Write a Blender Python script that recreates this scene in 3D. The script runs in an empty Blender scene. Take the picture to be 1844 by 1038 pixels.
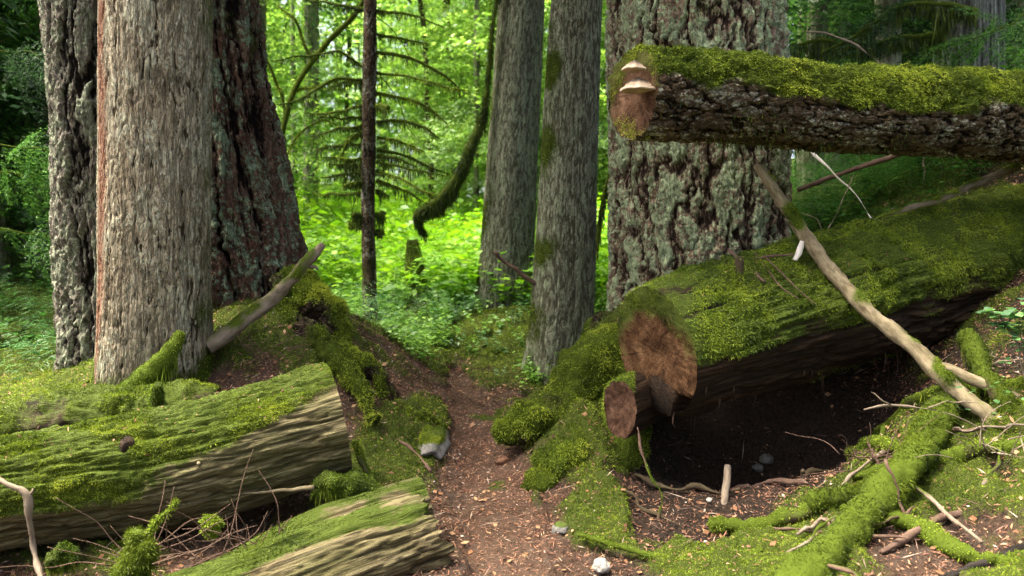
import bpy, math, time
import numpy as np
from mathutils import Vector
T0 = time.time()
C = bpy.context.scene.collection
rng = np.random.default_rng(7)
PI = math.pi; EXPO = 4.4

# ------------------------------------------------------------------ camera maths
F = 1434.0; PITCH = math.atan(99/1434.0); CAMZ = 1.5
cp, sp = math.cos(PITCH), math.sin(PITCH)
def at(px, py, d):
    """world point seen at photo pixel (px,py) at distance d in front of the camera"""
    u = (px-922)/F; v = (519-py)/F
    x, y, z = u, cp + v*sp, -sp + v*cp
    k = d/y
    return np.array([x*k, d, CAMZ+z*k])
def line(d, *pp):
    """polyline through pixels; each entry (px,py) or (px,py,depth)"""
    return np.array([at(p[0], p[1], p[2] if len(p) > 2 else d) for p in pp])

# ------------------------------------------------------------------ noise
def _hash(ix, iy, iz, seed):
    h = (ix.astype(np.uint32)*np.uint32(374761393) + iy.astype(np.uint32)*np.uint32(668265263)
         + iz.astype(np.uint32)*np.uint32(2147483647) + np.uint32((seed*1013904223+12345) & 0xffffffff))
    h = (h ^ (h >> np.uint32(13)))*np.uint32(1274126177)
    h = (h ^ (h >> np.uint32(16)))*np.uint32(2246822519)
    h = h ^ (h >> np.uint32(15))
    return h
def _r(ix, iy, iz, seed):
    return (_hash(ix, iy, iz, seed) & np.uint32(0xffffff)).astype(np.float32)/np.float32(16777216)
def vnoise(p, seed=0):
    p = np.asarray(p, np.float32)
    f = np.floor(p); i = f.astype(np.int64); t = p-f
    t = t*t*t*(t*(t*6-15)+10)
    x, y, z = i[:, 0], i[:, 1], i[:, 2]
    r = [[[ _r(x+a, y+b, z+c, seed) for c in (0, 1)] for b in (0, 1)] for a in (0, 1)]
    tx, ty, tz = t[:, 0], t[:, 1], t[:, 2]
    def L(a, b, k): return a+(b-a)*k
    v = L(L(L(r[0][0][0], r[1][0][0], tx), L(r[0][1][0], r[1][1][0], tx), ty),
          L(L(r[0][0][1], r[1][0][1], tx), L(r[0][1][1], r[1][1][1], tx), ty), tz)
    return v*2-1
_ROT = np.array([[0.8, 0.6, 0], [-0.48, 0.64, 0.6], [0.36, -0.48, 0.8]], np.float32)
def fbm(p, octs=4, seed=0, gain=.5):
    p = np.asarray(p, np.float32); s = 0; a = 1; n = 0
    for k in range(octs):
        s = s + a*vnoise(p, seed+k*17); n += a; a *= gain
        p = (p @ _ROT.T)*2.03+1.7
    return s/n
def fbm_a(p, octs=4, seed=0, gain=.5):      # keeps the axes (for stretched noise)
    p = np.asarray(p, np.float32); s = 0; a = 1; n = 0
    for k in range(octs):
        s = s + a*vnoise(p, seed+k*17); n += a; a *= gain
        p = p*2.07+3.1
    return s/n
def voro(p, seed=0):
    p = np.asarray(p, np.float32)
    i = np.floor(p).astype(np.int64); fr = p-i
    f1 = np.full(len(p), 9., np.float32); f2 = f1.copy(); cid = np.zeros(len(p), np.float32)
    for a in (-1, 0, 1):
        for b in (-1, 0, 1):
            for c in (-1, 0, 1):
                x, y, z = i[:, 0]+a, i[:, 1]+b, i[:, 2]+c
                h = _hash(x, y, z, seed)
                jx = (h & np.uint32(1023)).astype(np.float32)/1023
                jy = ((h >> np.uint32(10)) & np.uint32(1023)).astype(np.float32)/1023
                jz = ((h >> np.uint32(20)) & np.uint32(1023)).astype(np.float32)/1023
                d = np.sqrt((a+jx-fr[:, 0])**2+(b+jy-fr[:, 1])**2+(c+jz-fr[:, 2])**2)
                cl = d < f1
                f2 = np.where(cl, f1, np.minimum(f2, d)); f1 = np.where(cl, d, f1)
                cid = np.where(cl, (h >> np.uint32(7) & np.uint32(255)).astype(np.float32)/255, cid)
    return f1, f2, cid
def cushion(p, sc, seed):
    f1, f2, cid = voro(p*sc+.35*np.stack([vnoise(p*sc*.9, seed+i) for i in range(3)], 1), seed)
    return np.sqrt(np.clip(1-f1*f1*1.1, 0, 1))*(.5+.8*cid)
def sstep(a, b, x):
    t = np.clip((np.asarray(x)-a)/(b-a), 0, 1); return t*t*(3-2*t)
def xyz(x, y, z=None):
    return np.stack([x, y, np.zeros_like(x) if z is None else z], 1)

# ------------------------------------------------------------------ mesh building
def mesh_data(name, v, faces, attrs=None, mats=(), smooth=True, fmat=None):
    """faces: list of int arrays (n,3) / (n,4)"""
    if not isinstance(faces, (list, tuple)): faces = [faces]
    faces = [np.asarray(f, np.int32) for f in faces if len(f)]
    me = bpy.data.meshes.new(name)
    v = np.asarray(v, np.float32)
    nf = sum(len(f) for f in faces); nl = sum(f.size for f in faces)
    me.vertices.add(len(v)); me.vertices.foreach_set('co', v.ravel())
    me.loops.add(nl); me.loops.foreach_set('vertex_index', np.concatenate([f.ravel() for f in faces]))
    tot = np.concatenate([np.full(len(f), f.shape[1], np.int32) for f in faces])
    st = np.concatenate([[0], np.cumsum(tot)[:-1]]).astype(np.int32)
    me.polygons.add(nf); me.polygons.foreach_set('loop_start', st)
    me.polygons.foreach_set('use_smooth', np.full(nf, bool(smooth)))
    for m in mats: me.materials.append(m)
    if fmat is not None: me.polygons.foreach_set('material_index', np.asarray(fmat, np.int32))
    for k, a in (attrs or {}).items():
        a = np.asarray(a, np.float32)
        if a.ndim == 2:
            at_ = me.attributes.new(k, 'FLOAT_VECTOR', 'POINT'); at_.data.foreach_set('vector', a.ravel())
        else:
            at_ = me.attributes.new(k, 'FLOAT', 'POINT'); at_.data.foreach_set('value', a)
    me.update(calc_edges=True)
    return me
def link(name, me, parent=None, loc=(0, 0, 0)):
    o = bpy.data.objects.new(name, me); C.objects.link(o)
    o.location = loc
    if parent is not None: o.parent = parent
    return o
def tag(o, label=None, cat=None, group=None, kind=None):
    if label: o['label'] = label
    if cat: o['category'] = cat
    if group: o['group'] = group
    if kind: o['kind'] = kind
    return o
class Thing:
    """an Empty at the thing's base; parts are given in world coordinates"""
    def __init__(s, name, label, cat, loc, group=None):
        s.L = np.asarray(loc, float)
        s.o = bpy.data.objects.new(name, None); C.objects.link(s.o)
        s.o.empty_display_size = .2
        s.o.location = s.L; tag(s.o, label, cat, group)
    def add(s, name, v, faces, mat, attrs=None, parent=None, smooth=True, label=None, **k):
        me = mesh_data(name, np.asarray(v)-s.L, faces, attrs, [mat] if not isinstance(mat, (list, tuple)) else mat, smooth, **k)
        o = link(name, me, parent or s.o)
        if label: o['label'] = label
        return o
def single(name, label, cat, v, faces, mat, attrs=None, group=None, smooth=True, kind=None):
    v = np.asarray(v); L = v[:1].mean(0) if len(v) else np.zeros(3)
    me = mesh_data(name, v-L, faces, attrs, [mat], smooth)
    o = link(name, me, None, L)
    return tag(o, label, cat, group, kind)

def spline(pts, n=24):
    pts = np.asarray(pts, float)
    if len(pts) < 3: 
        t = np.linspace(0, 1, n)[:, None]; return pts[0]*(1-t)+pts[-1]*t
    P = np.vstack([2*pts[0]-pts[1], pts, 2*pts[-1]-pts[-2]])
    out = []
    for i in range(1, len(P)-2):
        t = np.linspace(0, 1, n, endpoint=False)[:, None]
        a, b, c, d = P[i-1], P[i], P[i+1], P[i+2]
        out.append(.5*((2*b)+(-a+c)*t+(2*a-5*b+4*c-d)*t*t+(-a+3*b-3*c+d)*t**3))
    out.append(pts[-1:]); return np.vstack(out)

def tube(pts, rad, seg=16, step=.02, disp=None, svals=None, close=True, wig=0, seed=0, lobes=None):
    """swept tube. rad: list at the control points. returns dict(v, quads, tris, bk, s, ang, dir, n, seg, h)"""
    pts = np.asarray(pts, float)
    D = spline(pts)
    tt = np.linspace(0, 1, len(D)); Rk = np.interp(tt, np.linspace(0, 1, len(rad)), rad)
    sl = np.concatenate([[0], np.cumsum(np.linalg.norm(np.diff(D, axis=0), axis=1))])
    Ltot = sl[-1]
    if svals is None: svals = np.linspace(0, Ltot, max(3, int(Ltot/step)+1))
    svals = np.clip(svals, 0, Ltot)
    Cc = np.stack([np.interp(svals, sl, D[:, k]) for k in range(3)], 1); R = np.interp(svals, sl, Rk)
    if wig:
        w = np.stack([vnoise(xyz(svals*3/max(Ltot, .3)*2+k*9.1, svals*0+seed*1.7), 5+k) for k in range(3)], 1)
        Cc = Cc+w*wig*np.minimum(1, svals/Ltot*4)[:, None]
    T = np.gradient(Cc, axis=0); T /= np.linalg.norm(T, axis=1)[:, None]+1e-9
    ref = np.array([0, 1., 0]) if abs(T[0][1]) < .8 else np.array([1., 0, 0])
    U = np.zeros_like(T); u = np.cross(T[0], ref); u /= np.linalg.norm(u)
    for i in range(len(T)):
        u = u-T[i]*np.dot(u, T[i]); u /= np.linalg.norm(u); U[i] = u
    V = np.cross(T, U)
    n = len(svals); a = np.arange(seg)/seg*2*PI
    dirs = np.cos(a)[None, :, None]*U[:, None]+np.sin(a)[None, :, None]*V[:, None]
    S = np.repeat(svals, seg); A = np.tile(a, n); RR = np.repeat(R, seg)
    Rm = float(np.mean(R))
    bk = np.stack([Rm*np.cos(A), Rm*np.sin(A), S], 1)
    d = dirs.reshape(-1, 3); Cr = np.repeat(Cc, seg, 0)
    h = np.full(len(S), .5, np.float32); off = 0
    if disp is not None: off, h = disp(bk, S, A, RR, Cr+d*RR[:, None], d)
    v = Cr+d*(RR+off)[:, None]
    i = np.arange(n-1)[:, None]*seg; j = np.arange(seg)[None, :]; j2 = (j+1) % seg
    q = np.stack([i+j, i+j2, i+seg+j2, i+seg+j], -1).reshape(-1, 4)
    tris = np.zeros((0, 3), int)
    if close:
        v = np.vstack([v, Cc[:1], Cc[-1:]]); b = n*seg
        jj = np.arange(seg); t1 = np.stack([np.full(seg, b), (jj+1) % seg, jj], 1)
        t2 = np.stack([np.full(seg, b+1), (n-1)*seg+jj, (n-1)*seg+(jj+1) % seg], 1)
        tris = np.vstack([t1, t2])
        bk = np.vstack([bk, [[0, 0, 0]], [[0, 0, Ltot]]]); h = np.concatenate([h, [.3, .3]])
        S = np.concatenate([S, [0, Ltot]]); d = np.vstack([d, -T[:1], T[-1:]])
    return dict(v=v, q=q, t=tris, bk=bk, s=S, d=d, n=n, seg=seg, h=h, C=Cc, T=T, R=R)
def facesof(t): return [t['q'], t['t']]
def vnormals(v, q):
    n = np.cross(v[q[:, 2]]-v[q[:, 0]], v[q[:, 3]]-v[q[:, 1]])
    N = np.zeros_like(v)
    for k in range(4): np.add.at(N, q[:, k], n)
    return N/(np.linalg.norm(N, axis=1)[:, None]+1e-12)
def sample(v, q, w, n, r=rng):
    """n random points on quads, weighted by area times the vertex weight"""
    c = np.cross(v[q[:, 2]]-v[q[:, 0]], v[q[:, 3]]-v[q[:, 1]]); ar = np.linalg.norm(c, axis=1)
    ww = ar*w[q].mean(1); ww = np.maximum(ww, 0)
    if ww.sum() <= 0: return np.zeros((0, 3)), np.zeros((0, 3)), np.zeros(0)
    k = r.choice(len(q), n, p=ww/ww.sum())
    a, b = r.random((2, n, 1)); Q = q[k]
    p = (v[Q[:, 0]]*(1-a)+v[Q[:, 1]]*a)*(1-b)+(v[Q[:, 3]]*(1-a)+v[Q[:, 2]]*a)*b
    nn = c[k]/(ar[k][:, None]+1e-12)
    return p, nn, w[Q].mean(1)
def unit(a): return a/(np.linalg.norm(a, axis=1)[:, None]+1e-9)
def blades(p, nrm, length, width, spread=.8, droop=0., r=rng, var=None):
    """small tapering blades, one kite (4 verts) each"""
    n = len(p)
    d = unit(nrm+r.normal(0, spread, (n, 3)))
    L = length*(.45+r.random(n)*.9); L = L[:, None]
    s = unit(np.cross(d, r.normal(0, 1, (n, 3))))*(width*(.6+.8*r.random(n)))[:, None]
    dn = np.zeros((n, 3)); dn[:, 2] = -1
    base = p-nrm*.002
    mid = base+d*L*.5+dn*L*droop*.2; tip = base+unit(d+dn*droop*1.2)*L+dn*L*droop*.2
    v = np.stack([base, mid+s*.5, tip, mid-s*.5], 1).reshape(-1, 3)
    f = np.arange(n*4).reshape(-1, 4)
    vv = r.random(n) if var is None else np.clip(var, 0, 1)
    return v, f, np.repeat(vv, 4)
def merge(parts):
    V, Fs, A = [], [], []; o = 0
    for v, f, a in parts:
        V.append(v); Fs.append(f+o); A.append(a); o += len(v)
    return np.vstack(V), np.vstack(Fs), np.concatenate(A)
def scatter(pv, pf, pa, pos, yaw, scale, tilt=None, var=None, r=rng):
    """copies of a small plant prototype joined into one array set"""
    n = len(pos); c, s = np.cos(yaw), np.sin(yaw)
    X = pv[None, :, 0]*c[:, None]-pv[None, :, 1]*s[:, None]
    Y = pv[None, :, 0]*s[:, None]+pv[None, :, 1]*c[:, None]
    Z = np.repeat(pv[None, :, 2], n, 0)
    V = np.stack([X, Y, Z], -1)*np.asarray(scale)[:, None, None]
    if tilt is not None:
        V[..., 0] += V[..., 2]*tilt[:, 0:1]; V[..., 1] += V[..., 2]*tilt[:, 1:2]
    V += pos[:, None, :]
    Fq = (pf[None]+np.arange(n)[:, None, None]*len(pv)).reshape(-1, pf.shape[1])
    A = np.repeat(pa[None], n, 0)*.5+(r.random(n) if var is None else var)[:, None]*.5
    return V.reshape(-1, 3), Fq, A.ravel()

# ------------------------------------------------------------------ materials
class G:
    def __init__(s, name):
        s.m = bpy.data.materials.new(name); s.m.use_nodes = True
        s.nt = s.m.node_tree; s.nt.nodes.clear()
        s.out = s.nt.nodes.new('ShaderNodeOutputMaterial')
    def n(s, typ, ins=None, **props):
        nd = s.nt.nodes.new(typ)
        for k, v in props.items(): setattr(nd, k, v)
        for k, v in (ins or {}).items(): s.set(nd.inputs[k], v)
        return nd
    def set(s, sock, v):
        if isinstance(v, bpy.types.NodeSocket): s.nt.links.new(v, sock)
        else:
            if isinstance(v, (tuple, list)) and len(v) == 3 and sock.type == 'RGBA': v = (*v, 1)
            sock.default_value = v
    def attr(s, name, out='Fac'): return s.n('ShaderNodeAttribute', attribute_name=name).outputs[out]
    def vscale(s, v, sc): return s.n('ShaderNodeVectorMath', {0: v, 1: sc}, operation='MULTIPLY').outputs[0]
    def noise(s, vec, scale, detail=4, rough=.55, dist=0):
        return s.n('ShaderNodeTexNoise', {'Vector': vec, 'Scale': scale, 'Detail': detail, 'Roughness': rough, 'Distortion': dist}).outputs[0]
    def voro(s, vec, scale, feature='F1'):
        return s.n('ShaderNodeTexVoronoi', {'Vector': vec, 'Scale': scale}, feature=feature).outputs[0]
    def ramp(s, f, *stops):
        nd = s.n('ShaderNodeValToRGB', {0: f}); cr = nd.color_ramp
        while len(cr.elements) < len(stops): cr.elements.new(.5)
        for e, (p, c) in zip(cr.elements, stops):
            e.position = p; e.color = (*c, 1) if isinstance(c, (tuple, list)) else (c, c, c, 1)
        return nd.outputs[0]
    def mix(s, f, a, b, bt='MIX'):
        nd = s.n('ShaderNodeMix', data_type='RGBA', blend_type=bt)
        s.set(nd.inputs[0], f); s.set(nd.inputs[6], a); s.set(nd.inputs[7], b); return nd.outputs[2]
    def math(s, op, a, b=0., clamp=False):
        return s.n('ShaderNodeMath', {0: a, 1: b}, operation=op, use_clamp=clamp).outputs[0]
    def math_v(s, v, f):
        return s.n('ShaderNodeVectorMath', {0: v, 1: s.vscale(s.n('ShaderNodeCombineXYZ', {0: f, 1: f, 2: f}).outputs[0], (.02, .02, .02))}, operation='ADD').outputs[0]
    def bump(s, h, strength, dist):
        return s.n('ShaderNodeBump', {'Height': h, 'Strength': strength, 'Distance': dist}).outputs[0]
    def finish(s, col, rough=.85, normal=None, spec=.08):
        b = s.n('ShaderNodeBsdfPrincipled', {'Base Color': col, 'Roughness': rough, 'Specular IOR Level': spec})
        if normal is not None: s.set(b.inputs['Normal'], normal)
        s.nt.links.new(b.outputs[0], s.out.inputs[0]); return s.m
    def leaf(s, col, trans=.4, gloss=.04, tcol=None):
        d = s.n('ShaderNodeBsdfDiffuse', {'Color': col}); t = s.n('ShaderNodeBsdfTranslucent', {'Color': tcol or col})
        mx = s.n('ShaderNodeMixShader', {0: trans, 1: d.outputs[0], 2: t.outputs[0]})
        gl = s.n('ShaderNodeBsdfGlossy', {'Color': (1, 1, 1), 'Roughness': .45})
        m2 = s.n('ShaderNodeMixShader', {0: gloss, 1: mx.outputs[0], 2: gl.outputs[0]})
        s.nt.links.new(m2.outputs[0], s.out.inputs[0]); return s.m

MOSS_UNDER = ((.020, .032, .004), (.070, .098, .009))
def bark_mat(name, furrow, ridge, ridge2, lichen, lich_amt=.5, zs=.25, fine=60, streak=None, bumpd=.012, crack=.75):
    g = G(name); bk = g.attr('bk', 'Vector'); h = g.attr('h')
    bz = g.vscale(bk, (1, 1, zs))
    n1 = g.noise(bz, 9, 6, .65); n2 = g.noise(bz, fine, 5, .7); n3 = g.noise(g.vscale(bk, (1, 1, .55)), 8, 6, .7, .4); n4 = g.noise(bk, 38, 4, .65)
    col = g.mix(g.ramp(n1, (.38, 0.), (.62, 1.)), ridge, ridge2)
    fl = g.n('ShaderNodeTexVoronoi', {'Vector': g.vscale(g.math_v(bk, n2), (1, 1, min(.6, zs*1.6))), 'Scale': fine*.9}).outputs['Color']
    fs = g.n('ShaderNodeSeparateColor', {0: fl}).outputs[0]
    col = g.mix(g.math('MULTIPLY', g.ramp(fs, (.25, 0.), (.75, 1.)), .55), col, g.mix(.5, furrow, ridge))
    col = g.mix(g.math('MULTIPLY', g.ramp(fs, (.78, 0.), (.95, 1.)), .5), col, ridge2)
    hh = g.math('ADD', h, g.math('MULTIPLY', g.math('SUBTRACT', n2, .5), 1.3))
    col = g.mix(g.ramp(hh, (.34, 0.), (.56, 1.)), furrow, col)  # furrows: own dark brown, deepened to paint in crevice shade
    bw = g.math_v(bk, n1)
    n5 = g.noise(g.vscale(bw, (1, 1, zs*.6)), fine*.5, 4, .6); n7 = g.noise(g.vscale(bw, (1, 1, min(.8, zs*2.2))), fine*.9, 3, .6)
    k5 = g.ramp(g.math('ABSOLUTE', g.math('SUBTRACT', n5, .5)), (.0, 0.), (.045, 1.)); k7 = g.ramp(g.math('ABSOLUTE', g.math('SUBTRACT', n7, .5)), (.0, .25), (.04, 1.))
    crk = g.math('MULTIPLY', k5, k7)
    # lichen grows in crusts on the raised plates
    lm = g.math('MULTIPLY', g.ramp(g.math('ADD', n3, g.math('MULTIPLY', g.math('SUBTRACT', n4, .5), .8)), (.60-.25*lich_amt, 0.), (.66-.22*lich_amt, 1.)), g.ramp(hh, (.42, 0.), (.7, 1.)))
    col = g.mix(g.math('MULTIPLY', lm, .85), col, lichen)
    col = g.mix(g.math('MULTIPLY', g.math('SUBTRACT', 1., crk), crack), col, furrow)
    if streak:
        col = g.mix(g.math('MULTIPLY', g.attr('streak'), g.ramp(n2, (.3, .3), (.6, 1.))), col, streak)
    mm = g.ramp(g.math('ADD', g.attr('moss'), g.math('MULTIPLY', g.math('SUBTRACT', n4, .5), .6)), (.3, 0.), (.6, 1.))
    col = g.mix(mm, col, g.mix(n2, *MOSS_UNDER))
    ht = g.math('ADD', g.math('ADD', g.math('MULTIPLY', n2, .5), g.math('MULTIPLY', crk, .6)), g.math('MULTIPLY', g.noise(bk, 150, 3, .7), .3))
    return g.finish(col, .9, g.bump(ht, 1., bumpd*1.8), .06)
def wood_mat(name, dark, mid, light, zs=.05, scale=30, bumpd=.016, tint=(.055, .062, .016)):
    g = G(name); bk = g.attr('bk', 'Vector'); h = g.attr('h')
    bz = g.vscale(bk, (1, 1, zs))
    n1 = g.noise(bz, scale, 6, .65); n2 = g.noise(bz, scale*4, 4, .65); n3 = g.noise(bk, 3, 4, .6)
    x = g.math('ADD', g.math('MULTIPLY', n1, .6), g.math('MULTIPLY', h, .4))
    col = g.ramp(x, (.3, dark), (.48, mid), (.66, light))
    col = g.mix(g.math('MULTIPLY', g.ramp(n3, (.4, 0.), (.65, 1.)), .5), col, mid)
    n6 = g.noise(g.vscale(bk, (1, 1, .012)), 170, 4, .7)
    col = g.mix(g.math('MULTIPLY', g.ramp(n6, (.40, 1.), (.52, 0.)), .75), col, dark)
    col = g.mix(g.math('MULTIPLY', g.ramp(g.noise(g.vscale(bk, (1, 1, .3)), 7, 5, .7), (.45, 0.), (.62, 1.)), .45), col, tint)
    n4 = g.noise(bk, 40, 3, .6)
    mm = g.ramp(g.math('ADD', g.attr('moss'), g.math('MULTIPLY', g.math('SUBTRACT', n4, .5), .7)), (.3, 0.), (.62, 1.))
    col = g.mix(mm, col, g.mix(n2, *MOSS_UNDER))
    return g.finish(col, .88, g.bump(g.math('ADD', n1, g.math('ADD', g.math('MULTIPLY', n2, .5), g.math('MULTIPLY', n6, .5))), 1., bumpd), .15)
def moss_mat(name, dark, mid, light, trans=.3):
    g = G(name); o = g.n('ShaderNodeTexCoord').outputs['Object']
    n = g.noise(o, 5, 6, .72); v = g.attr('var')
    x = g.math('ADD', g.math('MULTIPLY', v, .55), g.math('MULTIPLY', n, .5))
    return g.leaf(g.ramp(x, (.28, dark), (.52, mid), (.78, light)), trans, .01)
def leaf_mat(name, dark, mid, light, trans=.45, gloss=.05, tw=None):
    g = G(name); v = g.attr('var')
    c = g.ramp(v, (.1, dark), (.5, mid), (.95, light))
    return g.leaf(c, trans, gloss, g.mix(1., c, tw, 'MULTIPLY') if tw else None)
def twig_mat(name, a, b, moss=True):
    g = G(name); bk = g.attr('bk', 'Vector')
    n = g.noise(g.vscale(bk, (1, 1, .3)), 40, 5, .65); n2 = g.noise(bk, 140, 3, .6)
    col = g.mix(g.ramp(n, (.35, 0.), (.65, 1.)), a, b)
    if moss:
        col = g.mix(g.ramp(g.math('ADD', g.attr('moss'), g.math('MULTIPLY', g.math('SUBTRACT', n, .5), .8)), (.35, 0.), (.6, 1.)), col, g.mix(n2, *MOSS_UNDER))
    return g.finish(col, .9, g.bump(n2, .5, .004), .06)

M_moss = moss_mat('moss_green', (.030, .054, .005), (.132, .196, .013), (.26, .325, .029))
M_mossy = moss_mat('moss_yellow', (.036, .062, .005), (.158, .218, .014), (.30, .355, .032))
M_mossm = moss_mat('moss_shaded_green', (.010, .020, .002), (.050, .078, .005), (.125, .165, .012))  # darker copy of the moss, shade painted into its colour
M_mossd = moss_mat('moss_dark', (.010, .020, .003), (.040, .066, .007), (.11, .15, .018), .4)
M_fir = bark_mat('lichen_fir_bark', (.028, .018, .012), (.170, .112, .072), (.24, .19, .128), (.27, .35, .19), .70, .3, crack=.3)
M_firgrey = bark_mat('grey_furrowed_bark', (.011, .009, .007), (.14, .122, .092), (.23, .21, .165), (.26, .29, .19), .5, .2, crack=.5)
M_firred = bark_mat('red_brown_furrowed_bark', (.008, .005, .004), (.105, .056, .038), (.16, .102, .070), (.20, .275, .17), .46, .2, crack=.45)
M_flaky = bark_mat('flaky_brown_bark', (.036, .028, .016), (.220, .180, .116), (.345, .300, .208), (.34, .335, .235), .36, .16, 45, streak=(.15, .056, .030), bumpd=.010, crack=.6)
M_ridgy = bark_mat('fine_ridged_grey_bark', (.090, .090, .055), (.228, .230, .152), (.315, .312, .220), (.29, .35, .21), .6, .3, 70, crack=.5)
M_cedar = bark_mat('stringy_cedar_bark', (.035, .036, .030), (.14, .148, .125), (.20, .212, .185), (.21, .25, .21), .35, .03, 40)
M_darkbark = bark_mat('dark_wet_bark', (.010, .007, .005), (.075, .050, .028), (.150, .110, .068), (.34, .34, .26), .30, .4, crack=.6)
M_oldwood = wood_mat('weathered_mossy_wood', (.012, .009, .005), (.092, .072, .032), (.205, .170, .088))
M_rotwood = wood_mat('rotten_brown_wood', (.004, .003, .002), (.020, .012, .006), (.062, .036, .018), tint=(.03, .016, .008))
M_pale = twig_mat('pale_bare_wood', (.085, .066, .036), (.235, .195, .118))
M_white = twig_mat('bleached_wood', (.45, .42, .36), (.62, .58, .50))
M_twig = twig_mat('brown_twig', (.055, .034, .024), (.13, .085, .06))
M_twiggrey = twig_mat('grey_twig', (.11, .085, .058), (.22, .178, .128))
M_twigdark = twig_mat('black_wet_twig', (.008, .007, .006), (.03, .025, .02))
M_branch = twig_mat('mossy_branch_wood', (.03, .022, .014), (.07, .055, .03))
M_fern = leaf_mat('fern_green', (.025, .095, .022), (.060, .19, .040), (.13, .29, .06), .4, .04)
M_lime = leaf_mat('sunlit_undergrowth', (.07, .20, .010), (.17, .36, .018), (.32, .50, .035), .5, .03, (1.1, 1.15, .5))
M_maple = leaf_mat('sun_paled_leaves', (.10, .23, .035), (.24, .42, .08), (.42, .60, .20), .5, .03, (1.1, 1.1, .6))  # leaf colour lightened to carry the clearing's sunlight
M_herbl = leaf_mat('bright_herb_leaves', (.06, .17, .014), (.14, .31, .026), (.26, .46, .06), .45, .04)
M_light = leaf_mat('light_green_needles', (.07, .17, .030), (.17, .33, .065), (.32, .48, .13), .5, .03, (1.1, 1.1, .6))  # needles lightened too, sunlight of the clearing put into the colour
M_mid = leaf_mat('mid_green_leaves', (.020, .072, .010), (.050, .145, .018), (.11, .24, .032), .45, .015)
M_dark = leaf_mat('dark_conifer_needles', (.008, .024, .008), (.020, .055, .014), (.045, .11, .022), .35, .012)  # needle colour darkened to stand in for canopy shade
M_herb = leaf_mat('bluish_leaves', (.035, .12, .030), (.085, .22, .05), (.16, .33, .085), .4, .08)

# ------------------------------------------------------------------ ground shape
def gb(x, y):
    base = np.interp(y, [-30, 5, 6.8, 7.5, 9, 10, 14, 30, 60, 200], [0, 0, .02, .10, .36, .5, .72, 1.7, 3.6, 10])
    sx = np.where(x > -1.75, .75, 1.05); sy = np.where(y > 5.8, 1.5, .72)
    mound = 1.0*np.exp(-.5*((x+1.75)/sx)**2-.5*((y-5.8)/sy)**2)
    bank = np.interp(x, [.8, 1.15, 1.8, 2.4, 3.0, 4.0, 5.2, 12, 60], [0, .06, .25, .60, .98, 1.6, 2.3, 3.2, 4])*np.clip((y-2.2)/1.75, 0, 1.1)*(1-.5*sstep(5.8, 8.2, y))
    back = .85*sstep(5.3, 6.6, y)*sstep(1.35, 2.3, x)*sstep(16, 8, y)
    hollow = -.55*np.exp(-.5*((x-1.65)/.62)**2-.5*((y-4.98)/.33)**2)+.75*np.exp(-.5*((x-1.40)/.60)**2-.5*((y-5.48)/.20)**2)
    root = .55*np.exp(-.5*((x-.80)/.42)**2-.5*((y-5.55)/.50)**2)
    root = root+.30*np.exp(-.5*((x-.42)/.26)**2-.5*((y-4.86)/.30)**2)
    ledge = .16*np.exp(-.5*((x+.05)/.55)**4-.5*((y-8.7)/.6)**2)
    lbank = .15*sstep(-2.2, -4, x)*sstep(4, 7, y)
    far = 2.5*sstep(9, 30, np.abs(x))
    return base+mound+bank+back+hollow+root+ledge+lbank+far
def path_c(y): return np.interp(y, [-5, 3.5, 4.5, 5.5, 6.7, 7.3], [.0, -.02, -.13, -.25, -.42, -.52])
def path_m(x, y):
    w = np.interp(y, [-5, 3.3, 4.2, 5.5, 6.8, 7.2], [.28, .20, .18, .175, .165, .07])
    w = w*(1+.30*vnoise(xyz(x*3, y*3), 3)+.25*vnoise(xyz(x*9, y*9), 4))
    return (1-sstep(w*.85, w*1.15, np.abs(x-path_c(y))))*sstep(7.35, 7.0, y)
def gz(x, y, fine=True):
    x = np.atleast_1d(np.asarray(x, float)); y = np.atleast_1d(np.asarray(y, float))
    z = gb(x, y)
    pm = path_m(x, y); rough = 1-.6*pm
    z = z+rough*.055*fbm(xyz(x*1.8, y*1.8), 3, 11)
    if fine:
        z = z+rough*.028*fbm(xyz(x*7, y*7), 3, 21)+.007*fbm(xyz(x*30, y*30), 2, 31)
    return z-.02*pm
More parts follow.
